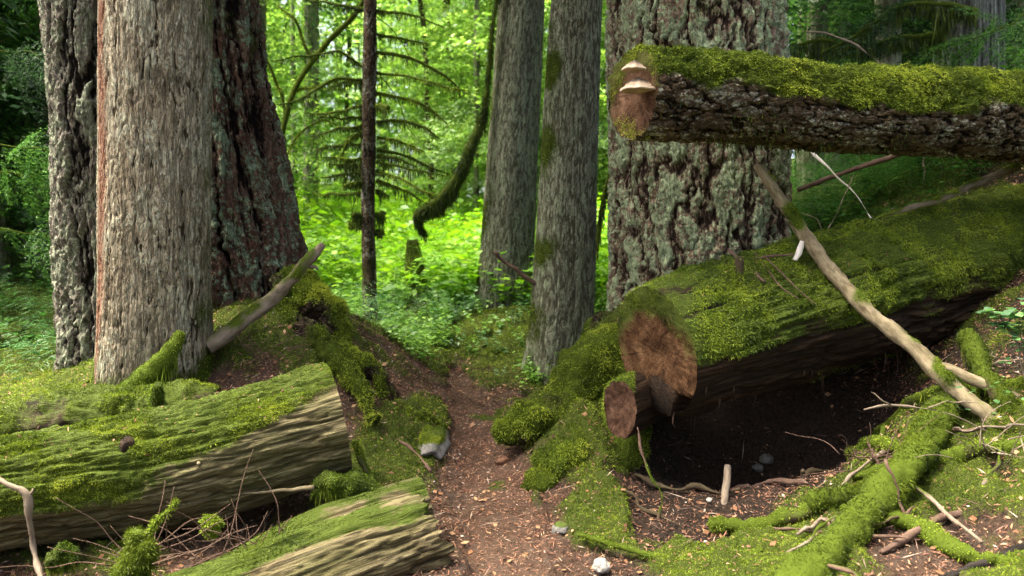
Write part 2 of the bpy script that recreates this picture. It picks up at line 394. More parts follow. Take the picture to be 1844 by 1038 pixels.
def gmoss(x, y):
    """how mossy the ground is, 0..1"""
    n = fbm(xyz(x*2.2, y*2.2), 4, 41)*.5+fbm(xyz(x*9, y*9), 3, 42)*.25
    w = .38+0*x
    w = w+.45*sstep(6.6, 7.4, y)                                    # the back
    w = w+.62*np.exp(-.5*((x-.45)/.42)**2-.5*((y-5.0)/.6)**2)       # root mound
    w = w+(.34+.5*fbm(xyz(x*4, y*4), 3, 49))*sstep(1.45, 2.0, x)*sstep(4.7, 4.2, y)                # right bank
    w = w-.55*np.exp(-.5*((x-1.1)/.60)**2-.5*((y-4.4)/.55)**2)       # bare soil under the log
    w = w-.15*np.exp(-.5*((x+1.0)/.4)**2-.5*((y-5.0)/.45)**2)       # soil slope
    w = w+.6*sstep(-2.5, -3.0, x)*sstep(4.6, 5.0, y)
    w = w+.30*np.exp(-.5*((x+1.45)/.35)**2-.5*((y-5.6)/.35)**2)
    w = w-.30*np.exp(-.5*((x-.35)/.5)**2-.5*((y-3.9)/.35)**2)
    for (tx, ty, ts, tw) in ((-.17, 5.7, .12, .75), (-.08, 4.55, .10, .6), (.40, 3.85, .13, .9), (.42, 4.05, .12, .7), (.1, 4.3, .08, .5), (-.55, 4.9, .12, .5), (.48, 4.3, .08, .5), (.75, 3.6, .14, .6), (1.1, 3.72, .12, .5), (1.5, 3.8, .16, .5), (.9, 3.35, .16, .6), (-.75, 4.6, .18, .6), (-.62, 5.25, .13, .55), (-.85, 5.0, .16, .5), (.55, 4.15, .1, .5), (1.3, 3.4, .16, .5)):
        w = w+tw*np.exp(-.5*((x-tx)/ts)**2-.5*((y-ty)/(ts*1.3))**2)
    w = w+.25*sstep(1.2, 2.4, x)*sstep(5.7, 6.2, y)-.7*sstep(.8, 1.1, x)*sstep(2.7, 2.3, x)*sstep(4.45, 4.8, y)*sstep(6.0, 5.7, y)
    w = w-.9*path_m(x, y)*np.where(np.hypot(x+.12, y-5.1) < 2, np.clip(1-1.1*np.exp(-.5*((x+.17)/.14)**2-.5*((y-5.7)/.16)**2)-1.0*np.exp(-.5*((x+.06)/.12)**2-.5*((y-4.55)/.12)**2), 0, 1), 1)-.25*np.exp(-((x-path_c(y))/.4)**2)*sstep(7, 6.4, y)
    return np.clip(w+n, 0, 1)
def graded(lo, hi, a, b, step, grow=1.09):
    mid = list(np.arange(a, b, step)); s = step; r = [mid[-1]]
    while r[-1] < hi: s *= grow; r.append(r[-1]+s)
    l = [mid[0]]; s = step
    while l[-1] > lo: s *= grow; l.append(l[-1]-s)
    return np.array(l[:0:-1]+mid+r[1:])
gx = graded(-160, 160, -2.7, 3.0, .0125); gy = graded(-25, 220, 3.0, 7.2, .0135, 1.05)
X, Y = np.meshgrid(gx, gy); X = X.ravel(); Y = Y.ravel()
Z = gz(X, Y); GM = gmoss(X, Y); PM = path_m(X, Y)
mc_ = sstep(.38, .7, GM)*((np.abs(X) < 9) & (Y > 2) & (Y < 12))
kk = np.where(mc_ > 0)[0]; G3 = np.stack([X[kk], Y[kk], Z[kk]], 1)
lump = cushion(G3, 7, 77)*.7+cushion(G3, 16, 78)*.5
Z[kk] += mc_[kk]*(.004+.055*lump)*(1-.85*PM[kk])
Z += (1-.5*PM)*(1-mc_)*.018*fbm(xyz(X*30, Y*30), 3, 79, .6)
nx, ny = len(gx), len(gy)
ii, jj = np.meshgrid(np.arange(nx-1), np.arange(ny-1))
k = (jj*nx+ii).ravel(); Q = np.stack([k, k+1, k+nx+1, k+nx], 1)
GV = np.stack([X, Y, Z], 1)
g = G('forest_floor'); o = g.n('ShaderNodeTexCoord').outputs['Object']
n1 = g.noise(o, 6, 6, .7); n2 = g.noise(o, 55, 5, .7); n3 = g.noise(o, 190, 3, .7)
dirt = g.mix(g.ramp(n2, (.35, 0.), (.65, 1.)), (.022, .014, .009), (.098, .058, .036))
dirt = g.mix(g.math('MULTIPLY', g.ramp(n1, (.45, 0.), (.7, 1.)), .6), dirt, (.10, .085, .07))
dirt = g.mix(g.math('MULTIPLY', g.math('ADD', g.math('MULTIPLY', g.attr('path'), .5), g.ramp(n1, (.35, 0.), (.6, .4))), g.ramp(n3, (.35, 0.), (.6, 1.))), dirt, g.mix(n2, (.058, .034, .021), (.175, .106, .067)))
dirt = g.mix(g.math('MULTIPLY', g.attr('dark_soil_shade'), .85), dirt, g.mix(g.ramp(n2, (.35, 0.), (.68, 1.)), (.009, .007, .005), (.040, .030, .021)))  # dark soil right of the path, with the hollow's shade put into its colour
mm = g.ramp(g.math('ADD', g.attr('moss'), g.math('MULTIPLY', g.math('SUBTRACT', n2, .5), .7)), (.42, 0.), (.62, 1.))
col = g.mix(mm, dirt, g.mix(n2, (.022, .032, .006), (.085, .11, .016)))
M_ground = g.finish(col, .95, g.bump(g.math('ADD', n2, n3), .9, .02), .1)
DSOIL = np.clip(sstep(.25, .75, X+.35*fbm(xyz(X*2.5, Y*2.5), 3, 88))*sstep(3.0, 3.6, Y)*sstep(7, 6, Y), 0, 1)
ispath = (PM[Q].mean(1) > .5) & (Y[Q].mean(1) < 7.6)
def sub(mask):
    q = Q[mask]; u, inv = np.unique(q.ravel(), return_inverse=True)
    return u, inv.reshape(-1, 4)
for nm, mk in (('ground', ~ispath), ('path', ispath)):
    u, q = sub(mk)
    tag(link(nm, mesh_data(nm, GV[u], q, {'moss': GM[u], 'path': PM[u], 'dark_soil_shade': DSOIL[u]}, [M_ground])), kind='structure')

# ground moss and litter
inview = (Y > 2.9) & (Y < 9.5) & (np.abs(X) < Y*.72+.4)
w = (sstep(.40, .70, GM)*inview*(1-.8*PM)/(np.maximum(Y, 3)/3.4)**2.6).astype(float)
p, nn, _ = sample(GV, Q, w, 260000)
ds = np.clip(p[:, 1]/4., .9, 2)
v, f, a = blades(p, nn, (.015+.014*np.maximum(0, fbm(p*9, 2, 5)))*ds, .0034*ds, .8, .15, var=rng.random(len(p))*.7+.45*vnoise(p*4, 9)+.25*vnoise(p*16, 10)+.1)
MS = link('moss_cover', mesh_data('moss_cover', v, f, {'var': a}, [M_moss]))
tag(MS, 'soft yellow-green moss carpeting the banks beside the dirt path', 'moss', kind='stuff')
def litter(n, weight, lo, hi, wd, cols, name, label):
    p, nn, _ = sample(GV, Q, weight, n)
    yaw = rng.random(n)*2*PI; d = np.stack([np.cos(yaw), np.sin(yaw), rng.normal(0, .18, n)], 1)
    d = unit(d-nn*(d*nn).sum(1)[:, None]+nn*rng.normal(0, .15, n)[:, None])
    L = (lo+(hi-lo)*rng.random(n)**2)[:, None]; s = unit(np.cross(d, nn))*(wd*(.5+rng.random(n)))[:, None]
    b = p+nn*.004; m = b+d*L*.5+nn*L*.05*rng.random((n, 1))
    v = np.stack([b, m+s, b+d*L, m-s], 1).reshape(-1, 3)
    g = G(name); vv = g.attr('var'); m_ = g.finish(g.ramp(vv, *cols), .8, None, .25)
    o = link(name, mesh_data(name, v, np.arange(4*n).reshape(-1, 4), {'var': np.repeat(rng.random(n), 4)}, [m_]))
    tag(o, label, 'litter', kind='stuff')
near = ((Y > 2.9) & (Y < 7.6) & (np.abs(X) < Y*.70+.2)).astype(float)*(1-.93*sstep(.7, .95, X)*sstep(2.5, 2.2, X)*sstep(4.3, 4.6, Y))
litter(42000, ((1-sstep(.3, .6, GM))*near).astype(float)*(.35+sstep(-.2, .5, fbm(xyz(X*5, Y*5), 3, 90)))+.14*near, .012, .05, .0020,
       ((0., (.07, .03, .02)), (.5, (.20, .09, .05)), (.85, (.27, .14, .075)), (1., (.36, .25, .15))), 'needle_litter', 'reddish brown needles and bark bits strewn over the path and soil')
litter(2600, ((1-sstep(.5, .9, GM))*near).astype(float)+.12*near, .04, .16, .0022,
       ((0., (.05, .03, .02)), (.5, (.16, .10, .07)), (1., (.36, .29, .22))), 'twig_litter', 'thin broken twigs scattered over the path and banks')
litter(2600, ((1-sstep(.6, .95, GM))*near).astype(float)+.25*near, .02, .055, .011,
       ((0., (.07, .035, .02)), (.5, (.17, .08, .035)), (1., (.32, .20, .10))), 'leaf_litter', 'dry brown leaf scraps lying on soil and moss')
litter(9000, ((1-sstep(.4, .8, GM))*near).astype(float)+.06*near, .008, .03, .006,
       ((0., (.04, .022, .015)), (.4, (.14, .07, .04)), (.8, (.21, .12, .07)), (1., (.30, .26, .21))), 'bark_litter', 'small dark flakes of bark and leaf scattered on the forest floor')

# ------------------------------------------------------------------ moss helper for tubes
def moss_on(T, t, mask, n, L=.016, W=.0032, mat=None, parent=None, spread=.8, droop=.15, name='moss', r=rng):
    pat = fbm(t['v']*6.5, 3, 91); mask = mask*(.25+.75*sstep(-.30, .0, pat))
    p, nn, ww = sample(t['v'], t['q'], mask, n)
    if not len(p): return
    typ = sstep(-.08, .12, fbm(p*3.2, 3, 92))
    L = L*(.55+.45*typ)
    v, f, a = blades(p, nn, L*(1+.8*np.maximum(0, fbm(p*11, 2, 6))), W, spread, droop, var=rng.random(len(p))*.6+.42*vnoise(p*4.5, 3)+.28*vnoise(p*15, 4)+.10+.12*typ)
    return T.add(name, v, f, mat or M_moss, {'var': a}, parent, smooth=False)
def hang_moss(T, t, n, L, W=.006, mat=None, parent=None, name='hanging_moss', frac=None):
    """strands hanging straight down from the underside"""
    nz = t['d'][:, 2]; m = np.clip(-nz+.25, 0, 1)
    if frac is not None: m = m*frac
    p, nn, _ = sample(t['v'], t['q'], m, n)
    if not len(p): return
    dn = np.tile([0, 0, -1.], (len(p), 1))
    LL = L*np.clip(.35+1.1*np.maximum(0, fbm(p*4, 2, 8))+.2*rng.random(len(p)), .2, 1.6)
    v, f, a = blades(p, dn, LL, W, .12, 0)
    return T.add(name, v, f, mat or M_mossd, {'var': a}, parent, smooth=False)
def mk(t, moss): return {'bk': t['bk'], 'h': t['h'], 'moss': moss}

# ------------------------------------------------------------------ bark reliefs
def crev(w, sc, lo, hi, seed, o=2):
    return sstep(lo, hi, np.abs(fbm_a(w*sc, o, seed, .45)))
def relief_fir(depth, sx=9, sz=.28, seed=1, big=.03, w1=.30, w2=.22):
    def f(bk, S, A, R, P, d):
        q = bk+.045*np.stack([vnoise(bk*[7, 7, 3.5], seed+i) for i in range(3)], 1)+.014*np.stack([vnoise(bk*[26, 26, 18], seed+i+4) for i in range(3)], 1)
        c1 = crev(q, [sx, sx, sx*sz], .01, w1, seed); c2 = crev(q, [sx*2.1, sx*2.1, sx*2.1*sz*1.3], .0, w2, seed+5)
        f1, f2, cid = voro(q*[sx*2.7, sx*2.7, sx*2.7*min(.7, sz*1.9)], seed); c3 = sstep(0, .16, f2-f1)
        n = fbm(bk*[34, 34, 24], 4, seed+9, .6)*.5+.5
        h = np.clip(.50*c1+.22*c2+.08*c3+.16*(cid-.5)+.50*(n-.5)+.10, 0, 1)
        off = depth*(h-.75)+big*fbm(bk*[3, 3, .8], 2, seed+3)
        return off, h.astype(np.float32)
    return f
def relief_flaky(depth, seed=2, sx=22, sz=.4):
    def f(bk, S, A, R, P, d):
        q = bk+.02*np.stack([vnoise(bk*[9, 9, 5], seed+i) for i in range(3)], 1)+.010*np.stack([vnoise(bk*[30, 30, 20], seed+i+4) for i in range(3)], 1)
        c1 = crev(q, [sx*.7, sx*.7, sx*.05], .0, .20, seed); c2 = crev(q, [sx*1.7, sx*1.7, sx*.28], 0, .22, seed+7); c3 = crev(q, [sx*1.2, sx*1.2, sx*.55], 0, .12, seed+8)
        g1, g2, c4 = voro(q*[sx*2.0, sx*2.0, sx*.9], seed+2)
        n = fbm(bk*[46, 46, 20], 3, seed+9, .6)
        h = np.clip(.34*c1+.26*c2+.10*c3+.16*(c4-.5)+.30*n+.18, 0, 1)
        return depth*(h-.6)+.014*fbm(bk*[4, 4, .8], 2, seed+3), h.astype(np.float32)
    return f
def relief_ridge(depth, seed=3, sx=30, sz=.1):
    def f(bk, S, A, R, P, d):
        q = bk+.02*np.stack([vnoise(bk*[9, 9, 4], seed+i) for i in range(3)], 1)
        r = 1-np.abs(fbm_a(q*[sx, sx, sx*sz], 3, seed))*2.2
        h = np.clip(.25+.6*(1-np.clip(r, 0, 1))+.2*fbm(bk*[40, 40, 20], 2, seed+1), 0, 1)
        return depth*(h-.5)+.02*fbm(bk*[4, 4, .6], 2, seed+3), h.astype(np.float32)
    return f
def relief_wood(depth, seed=4, big=.03, sx=34, sz=.035):
    def f(bk, S, A, R, P, d):
        q = bk+.022*np.stack([vnoise(bk*[4, 4, 1.6], seed+i) for i in range(3)], 1)+.005*np.stack([vnoise(bk*[20, 20, 7], seed+i+4) for i in range(3)], 1)
        c1 = crev(q, [sx*.55, sx*.55, sx*.55*sz*1.3], 0, .22, seed); c2 = crev(q, [sx*1.3, sx*1.3, sx*1.3*sz*1.6], 0, .24, seed+2)
        n = fbm_a(q*[sx, sx, sx*sz*2], 3, seed, .6); n2 = fbm_a(q*[9, 9, .8], 3, seed+3)
        h = np.clip(.30*c1+.20*c2+.25+.30*n+.30*n2, 0, 1)
        return depth*(h-.5)*1.3+big*fbm(bk*[3, 3, 1.2], 3, seed+7), h.astype(np.float32)
    return f
def cush(t, mo, amp=.016, sc=17, seed=5):
    """moss cushions: swell the mossy part of a tube"""
    v = t['v']; c = cushion(v, sc, seed)-.45+.5*cushion(v, sc*2.3, seed+1)-.2
    m = mo.copy(); m[:t['seg']] *= .3; m[-t['seg']:] *= .3
    t['v'] = v+t['d']*(amp*m*c)[:, None]
    return t
def with_flare(rel, base_z, amt, k=5, ph=0., hgt=.5):
    def f(bk, S, A, R, P, d):
        off, h = rel(bk, S, A, R, P, d)
        e = np.exp(-np.maximum(P[:, 2]-base_z, 0)/hgt)
        return off+amt*e*(.55+.45*np.cos(k*A+ph+.8*np.sin(A*2+ph))), h
    return f

# ------------------------------------------------------------------ foliage prototypes
def spray(r, nt=14, L=1., wid=.55, leaf=.075, lw=.024, per=9, droop=.35):
    """flat drooping conifer bough along +x: twigs on both sides, small leaves on the twigs"""
    P, D, N, LL = [], [], [], []
    for i in range(nt):
        t = (i+.6)/nt; bx = t*L; bz = -droop*L*t*t
        for sd in (-1, 1):
            tl = wid*L*(1-t)**.8*(.35+.65*min(1, t*4))*(.75+.5*r.random())
            a = sd*(math.radians(58)-.35*t+r.normal(0, .12))
            tx, ty = math.cos(a), math.sin(a)
            m = max(3, int(per*tl/(wid*L)*1.2))
            for k in range(m):
                u = (k+.5)/m; q = np.array([bx+tx*tl*u, ty*tl*u, bz-droop*.6*tl*u*u+r.normal(0, .012)])
                for s2 in (-1, 1):
                    aa = a+s2*(.65+r.normal(0, .15)); P.append(q); D.append([math.cos(aa), math.sin(aa), -.15+r.normal(0, .2)]); LL.append(leaf*(.6+.6*r.random())*(1-.3*u))
    P = np.array(P); D = unit(np.array(D)); LL = np.array(LL)[:, None]; n = len(P)
    up = np.tile([0, 0, 1.], (n, 1))+r.normal(0, .35, (n, 3)); s = unit(np.cross(D, up))*lw*LL/leaf
    m = P+D*LL*.45
    v = np.stack([P, m+s*.5, P+D*LL, m-s*.5], 1).reshape(-1, 3)
    return v, np.arange(4*n).reshape(-1, 4), np.repeat(r.random(n), 4)
def orient(v, yaw, pitch, scale, pos, roll=0.):
    if roll: v = np.stack([v[:, 0], v[:, 1]*math.cos(roll)-v[:, 2]*math.sin(roll), v[:, 1]*math.sin(roll)+v[:, 2]*math.cos(roll)], 1)
    c, s = math.cos(pitch), math.sin(pitch)
    x = v[:, 0]*c-v[:, 2]*s; z = v[:, 0]*s+v[:, 2]*c; y = v[:, 1]
    cy, sy = math.cos(yaw), math.sin(yaw)
    return np.stack([x*cy-y*sy, x*sy+y*cy, z], 1)*scale+pos
def conifer_crown(r, z0, z1, rad, n, sprays, taper=.8):
    parts = []
    for i in range(n):
        t = (i+r.random())/n; z = z0+(z1-z0)*t
        R = rad*(1-taper*t)*(.7+.5*r.random())
        v, f, a = sprays[r.integers(len(sprays))]
        yaw = i*2.4+r.normal(0, .3)
        parts.append((orient(v, yaw, r.normal(-.05, .25), R, np.array([0, 0, z]), r.normal(0, .45)), f, np.clip(a*.55+r.random()*.45, 0, 1)))
    return merge(parts)
def leaf_cloud(r, n, centers, rad, size, flat=.35):
    c = centers[r.integers(len(centers), size=n)]
    p = c+np.clip(r.normal(0, 1, (n, 3)), -2.2, 2.2)*rad*[1, 1, flat]
    d = unit(np.stack([r.normal(0, 1, n), r.normal(0, 1, n), r.normal(-.25, .3, n)], 1))
    L = (size*(.55+.8*r.random(n)))[:, None]
    up = unit(np.array([0, 0, 1.])+r.normal(0, .45, (n, 3))); s = unit(np.cross(d, up))*L*.34
    m = p+d*L*.42-up*L*.05
    v = np.stack([p, m+s, p+d*L, m-s], 1).reshape(-1, 3)
    return v, np.arange(4*n).reshape(-1, 4), np.repeat(r.random(n), 4)
def fern_proto(r, nf=11, npin=13, L=.8):
    P = []
    for i in range(nf):
        yaw = i/nf*2*PI+r.normal(0, .2); ln = L*(.75+.4*r.random()); lift = 1.15+.6*r.random()
        for k in range(npin):
            t = (k+1.)/npin
            x = ln*(t*.85); z = ln*(lift*t-.62*lift*t**2.4)*.9
            w = .19*ln*math.sin(PI*min(1, .12+.88*t))**.7*(1-.25*t)+.01
            dx = ln*.85/npin*.55
            for sd in (-1, 1):
                q = np.array([[x-dx*.6, 0, z], [x+.02, sd*w*.5, z-.02*w+.004], [x+.05*ln, sd*w, z-.16*w], [x+dx*.35, sd*w*.42, z+.002]])
                c, s = math.cos(yaw), math.sin(yaw)
                P.append(np.stack([q[:, 0]*c-q[:, 1]*s, q[:, 0]*s+q[:, 1]*c, q[:, 2]], 1))
    v = np.vstack(P); n = len(v)//4
    return v, np.arange(4*n).reshape(-1, 4), np.repeat(r.random(n), 4)
def herb_proto(r, ns=4, nl=9, H=.5, size=.10):
    P = []
    for i in range(ns):
        yaw = r.random()*2*PI; lean = .2+.5*r.random(); h = H*(.6+.6*r.random())
        top = np.array([math.cos(yaw)*lean*h, math.sin(yaw)*lean*h, h])
        sw = .004
        P.append(np.array([[-sw, 0, 0], [sw, 0, 0], top+[sw*.4, 0, 0], top-[sw*.4, 0, 0]]))
        for k in range(nl):
            t = .3+.7*(k+.5)/nl; b = top*t; a = yaw+k*2.4+r.normal(0, .3)
            l = size*(.6+.7*r.random()); d = np.array([math.cos(a), math.sin(a), r.normal(-.05, .25)])
            s = np.array([-math.sin(a), math.cos(a), r.normal(0, .25)])*l*.33
            m = b+d*l*.45+[0, 0, .02*l]
            P.append(np.array([b, m+s, b+d*l, m-s]))
    v = np.vstack(P); n = len(v)//4
    return v, np.arange(4*n).reshape(-1, 4), np.repeat(r.random(n), 4)
r1 = np.random.default_rng(11)
SPR = [spray(r1, 15, 1., .5, .065, .022, 10, .22+.15*k) for k in range(3)]          # fine, for nearer trees
SPRC = [spray(r1, 12, 1., .5, .065, .026, 8, .25+.12*k) for k in range(3)]             # coarse, far away and overhead
FERN = [fern_proto(r1) for k in range(3)]
HERB = [herb_proto(r1, 4, 9), herb_proto(r1, 3, 7, .4, .13), herb_proto(r1, 6, 10, .6, .085)]

print('lib', round(time.time()-T0, 1))
# ================================================================== big trunks
def big_tree(name, label, cat, pb, pt, d, rb, rt, relief, mat, seg, step=.009, H=13, flare=0, k=5, ph=0, moss=None, nm=0, streak=None, bow=(0, 0), crown=True, seed=0, group=None, mossmat=None, fh=.4, mL=.016):
    B = at(*pb, d); T = at(*pt, d); u = (T-B)/(T[2]-B[2])
    P0 = B-u*.45; M = (B+T)/2+np.array([bow[0], bow[1], 0]); E = B+u*H
    pts0 = np.array([P0, B, M, T, E]); rad0 = [rb*1.06, rb, (rb+rt)/2, rt, rt*.62]
    zz = np.linspace(P0[2], E[2], 12); pts = np.stack([np.interp(zz, pts0[:, 2], pts0[:, k_]) for k_ in range(3)], 1); rad = list(np.interp(zz, pts0[:, 2], rad0))
    D = spline(pts); sl = np.concatenate([[0], np.cumsum(np.linalg.norm(np.diff(D, axis=0), axis=1))])
    st = np.interp(T[2]+.35, D[:, 2], sl)
    sv = np.concatenate([np.arange(0, st, step), np.linspace(st, sl[-1], 30)])
    rl = with_flare(relief, B[2], flare, k, ph, fh) if flare else relief
    t = tube(pts, rad, seg, svals=sv, disp=rl)
    th = Thing(name, label, cat, B, group)
    mo = np.zeros(len(t['v'])) if moss is None else np.clip(moss(t['v'], t['d'], B), 0, 1)
    at_ = mk(t, mo); at_['streak'] = np.zeros(len(t['v'])) if streak is None else streak(t['v'], t['d'], B)
    th.add('trunk', t['v'], facesof(t), mat, at_)
    if nm: moss_on(th, t, sstep(.4, .75, mo), nm, mL, .0032, mossmat or M_moss)
    if crown:
        rr = np.random.default_rng(seed+100); c = B+u*0
        v, f, a = conifer_crown(rr, .4, H-5.0, 3.3, 62, SPR, .6)  # out-of-view crown, made wide and dense to shade the foreground
        ax = B+u*6.2
        v = v+[ax[0], ax[1], ax[2]]; v[:, :2] += (v[:, 2:3]-ax[2])*u[:2]
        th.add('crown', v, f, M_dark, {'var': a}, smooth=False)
    return th, t
def nz(p, s, k=1, sd=3): return fbm(p*s, 4, sd)

def m_front(v, d, B): return .55*sstep(.35, -.02, v[:, 2]-B[2])+.30*sstep(.82, .97, np.abs(d[:, 0]))*(d[:, 1] < .5)+.45*nz(v, 5)
big_tree('furrowed_tree', 'old tree with deeply furrowed grey bark, left of and behind the flaky trunk', 'tree',
         (210, 700), (170, 0), 6.2, .37, .36, relief_fir(.080, 8, .16, 31, .05, .30, .24), M_firgrey, 420, .0095, flare=.10, moss=lambda v, d, B: .5*sstep(.5, 0, v[:, 2]-B[2])+.5*nz(v, 4)-.05, nm=5000, seed=1)
TF, tf = big_tree('flaky_bark_tree', 'straight flaky pinkish brown trunk with a red streak, before two furrowed trunks', 'tree',
         (277, 700), (282, 0), 5.0, .318, .325, relief_flaky(.017, 12), M_flaky, 420, .008, flare=.05, moss=m_front, nm=4500, seed=2,
         streak=lambda v, d, B: sstep(.30, .06, np.abs(np.arctan2(d[:, 0], -d[:, 1])+.80+.05*np.sin(v[:, 2]*3)+.12*nz(v, 3)))*.9)
RED, redt = big_tree('furrowed_tree', 'broad dark reddish furrowed trunk with lichen, flaring into the mossy mound', 'tree',
         (447, 585), (368, 0), 6.15, .50, .425, relief_fir(.095, 6.5, .13, 33, .07, .32, .25), M_firred, 460, .0095, flare=.16, k=4, ph=2.2, fh=.5,
         moss=lambda v, d, B: .95*sstep(.55, -.05, v[:, 2]-B[2])+.15*d[:, 0]+.7*nz(v, 3.5)-.12, nm=24000, seed=3, bow=(-.03, 0), mL=.022, mossmat=M_mossy)
FIR, firt = big_tree('lichen_covered_fir', 'massive fir trunk with thick plated bark crusted in pale green lichen, behind the cut logs', 'tree',
         (1262, 640), (1250, 0), 6.0, .635, .635, relief_fir(.075, 9.5, .26, 36, .03, .27, .22), M_fir, 520, .0095, flare=.12, k=5, ph=1,
         moss=lambda v, d, B: 1.0*sstep(.40, -.1, v[:, 2]-B[2])*sstep(.1, -.3, d[:, 0])+.7*nz(v, 3)-.05+.3*sstep(.3, 1, d[:, 0])*sstep(.5, .9, v[:, 2]), nm=16000, seed=4, fh=.35, mL=.02, mossmat=M_mossy)
big_tree('mossy_grey_trunk', 'tall grey-green trunk beside the path, its foot mossy, in front of a paler trunk', 'tree',
         (1006, 700), (1040, 0), 7.5, .315, .232, relief_ridge(.010, 41, 40, .14), M_ridgy, 300, .011, flare=.13, fh=.28,
         moss=lambda v, d, B: .75*sstep(.35, -.05, v[:, 2]-B[2])+.42*sstep(-.15, -.9, d[:, 0])+.65*nz(v, 3)+.04, nm=12000, seed=5)
T9, t9 = big_tree('mossy_grey_trunk', 'smooth grey trunk beyond the path with a long mossy limb hanging down its side', 'tree',
         (906, 565), (939, 0), 10., .35, .287, relief_ridge(.009, 43, 40, .14), M_ridgy, 260, .014, flare=.05, fh=.3,
         moss=lambda v, d, B: .5*sstep(.3, -.05, v[:, 2]-B[2])+.45*sstep(-.3, -.95, d[:, 0])+.5*nz(v, 3)-.02, nm=5000, seed=6)
# hanging limb of that tree
t = tube(line(9.75, (905, -40), (890, 40), (884, 120), (873, 190), (850, 255), (826, 315), (795, 362), (757, 388), (758, 408), (770, 430)), [.018, .02, .025, .032, .045, .055, .06, .05, .03, .012], 20, .03, wig=.03, seed=3)
lb = T9.add('limb', t['v'], facesof(t), M_branch, mk(t, np.ones(len(t['v']))))
moss_on(T9, t, np.ones(len(t['v'])), 9000, .05, .007, M_mossd, lb, .9, .5)
fr = np.clip(t['s']/t['s'].max()*2-.7, 0.05, 1)
hang_moss(T9, t, 2200, .20, .010, M_mossd, lb, frac=fr)
# broken branch jutting from the trunk by the path
big1015 = [o for o in C.objects if o.name.startswith('mossy_grey_trunk') and o.get('label', '').startswith('tall')][0]
t = tube(line(7.4, (965, 512), (935, 490), (905, 468), (889, 456)), [.022, .020, .016, .020], 10, .02, wig=.012)
st = single('broken_stick', 'dark broken stick leaning against the tall trunk beside the path', 'stick', t['v'], facesof(t), M_twig, mk(t, np.zeros(len(t['v']))))
# mossy roots of the fir
def root(T, d, pts, rad, n, name='root', mat=M_mossy, L=.022, seed=1, sink=0):
    P = np.array([at(*q[:2], q[2]) for q in pts]); P[:, 2] -= sink
    t = tube(P, rad, 44, .014, wig=.05, seed=seed, disp=lambda bk, S, A, R, P, d: (R*.55*fbm(P*4.5, 3, seed)+.045*fbm(P*10, 3, seed)+.015*fbm(P*26, 2, seed), np.full(len(S), .4, np.float32)))
    mo = np.clip(.62+1.2*fbm(t['v']*3.5, 4, 8)+.35*t['d'][:, 2], 0, 1)
    cush(t, mo, .045, 9)
    o = T.add(name, t['v'], facesof(t), M_darkbark, mk(t, mo))
    moss_on(T, t, sstep(.35, .7, mo), n, L, .0038, mat, o, .8, .25)
root(FIR, 0, [(1180, 640, 5.6), (1090, 650, 5.3), (1020, 725, 5.05), (940, 775, 4.9), (905, 800, 4.9)], [.22, .19, .14, .09, .03], 26000, seed=2)
root(FIR, 0, [(1170, 650, 5.4), (1085, 770, 4.98), (1030, 820, 4.68), (985, 880, 4.5), (960, 905, 4.45)], [.20, .15, .12, .09, .03], 26000, seed=5)
root(FIR, 0, [(1150, 690, 5.1), (1120, 810, 4.75), (1105, 850, 4.62), (1105, 890, 4.52)], [.13, .10, .08, .04], 9000, seed=7)
root(FIR, 0, [(1110, 590, 5.7), (1085, 620, 5.75), (1060, 690, 5.7), (1010, 725, 5.6)], [.16, .15, .11, .05], 12000, seed=9)
root(RED, 0, [(520, 500, 5.8), (575, 545, 5.6), (640, 628, 5.45), (715, 712, 5.3), (790, 765, 5.2)], [.17, .12, .075, .045, .02], 20000, seed=11, L=.03, sink=.05)
root(RED, 0, [(500, 560, 5.6), (560, 600, 5.4), (620, 660, 5.2), (668, 740, 4.95)], [.13, .08, .05, .015], 5000, seed=12, sink=.06, L=.025)
print('trunks', round(time.time()-T0, 1))

# ================================================================== logs
def cap_from(t, end, mat, T, name, inset=.02, nr=26, rel=None, seed=0, flip=False, label=None):
    """end-grain face spanning the end ring of tube t"""
    seg = t['seg']; i0 = 0 if end == 0 else (t['n']-1)*seg
    ring = t['v'][i0:i0+seg]; c = ring.mean(0); ax = t['T'][0]*-1 if end == 0 else t['T'][-1]
    fr = np.linspace(0, 1, nr)**.9
    V = [c+(ring-c)*f for f in fr]; V = np.vstack(V)
    u = unit(ring-c); rad = np.linalg.norm(ring-c, axis=1).mean()
    loc = (V-c)/rad; rr = np.repeat(fr, seg)
    n = fbm(V*12, 3, seed)*.5+fbm(V*45, 2, seed+1)*.06
    off = (-.012*(1-rr)+.016*n*sstep(1., .85, rr))
    if rel is not None: off = off+rel(V, c, rr)
    V = V+ax*off[:, None]
    a = np.arange(seg); q = []
    for k in range(nr-1):
        q.append(np.stack([k*seg+a, k*seg+(a+1) % seg, (k+1)*seg+(a+1) % seg, (k+1)*seg+a], 1))
    q = np.vstack(q)
    if end == 0: q = q[:, ::-1]
    # local frame for ring pattern
    e1 = np.cross(ax, [0, 0, 1.]); e1 /= np.linalg.norm(e1); e2 = np.cross(e1, ax)
    face = np.stack([(V-c) @ e1, (V-c) @ e2, np.zeros(len(V))], 1)/rad
    return T.add(name, V, q, mat, {'face': face}, label=label)
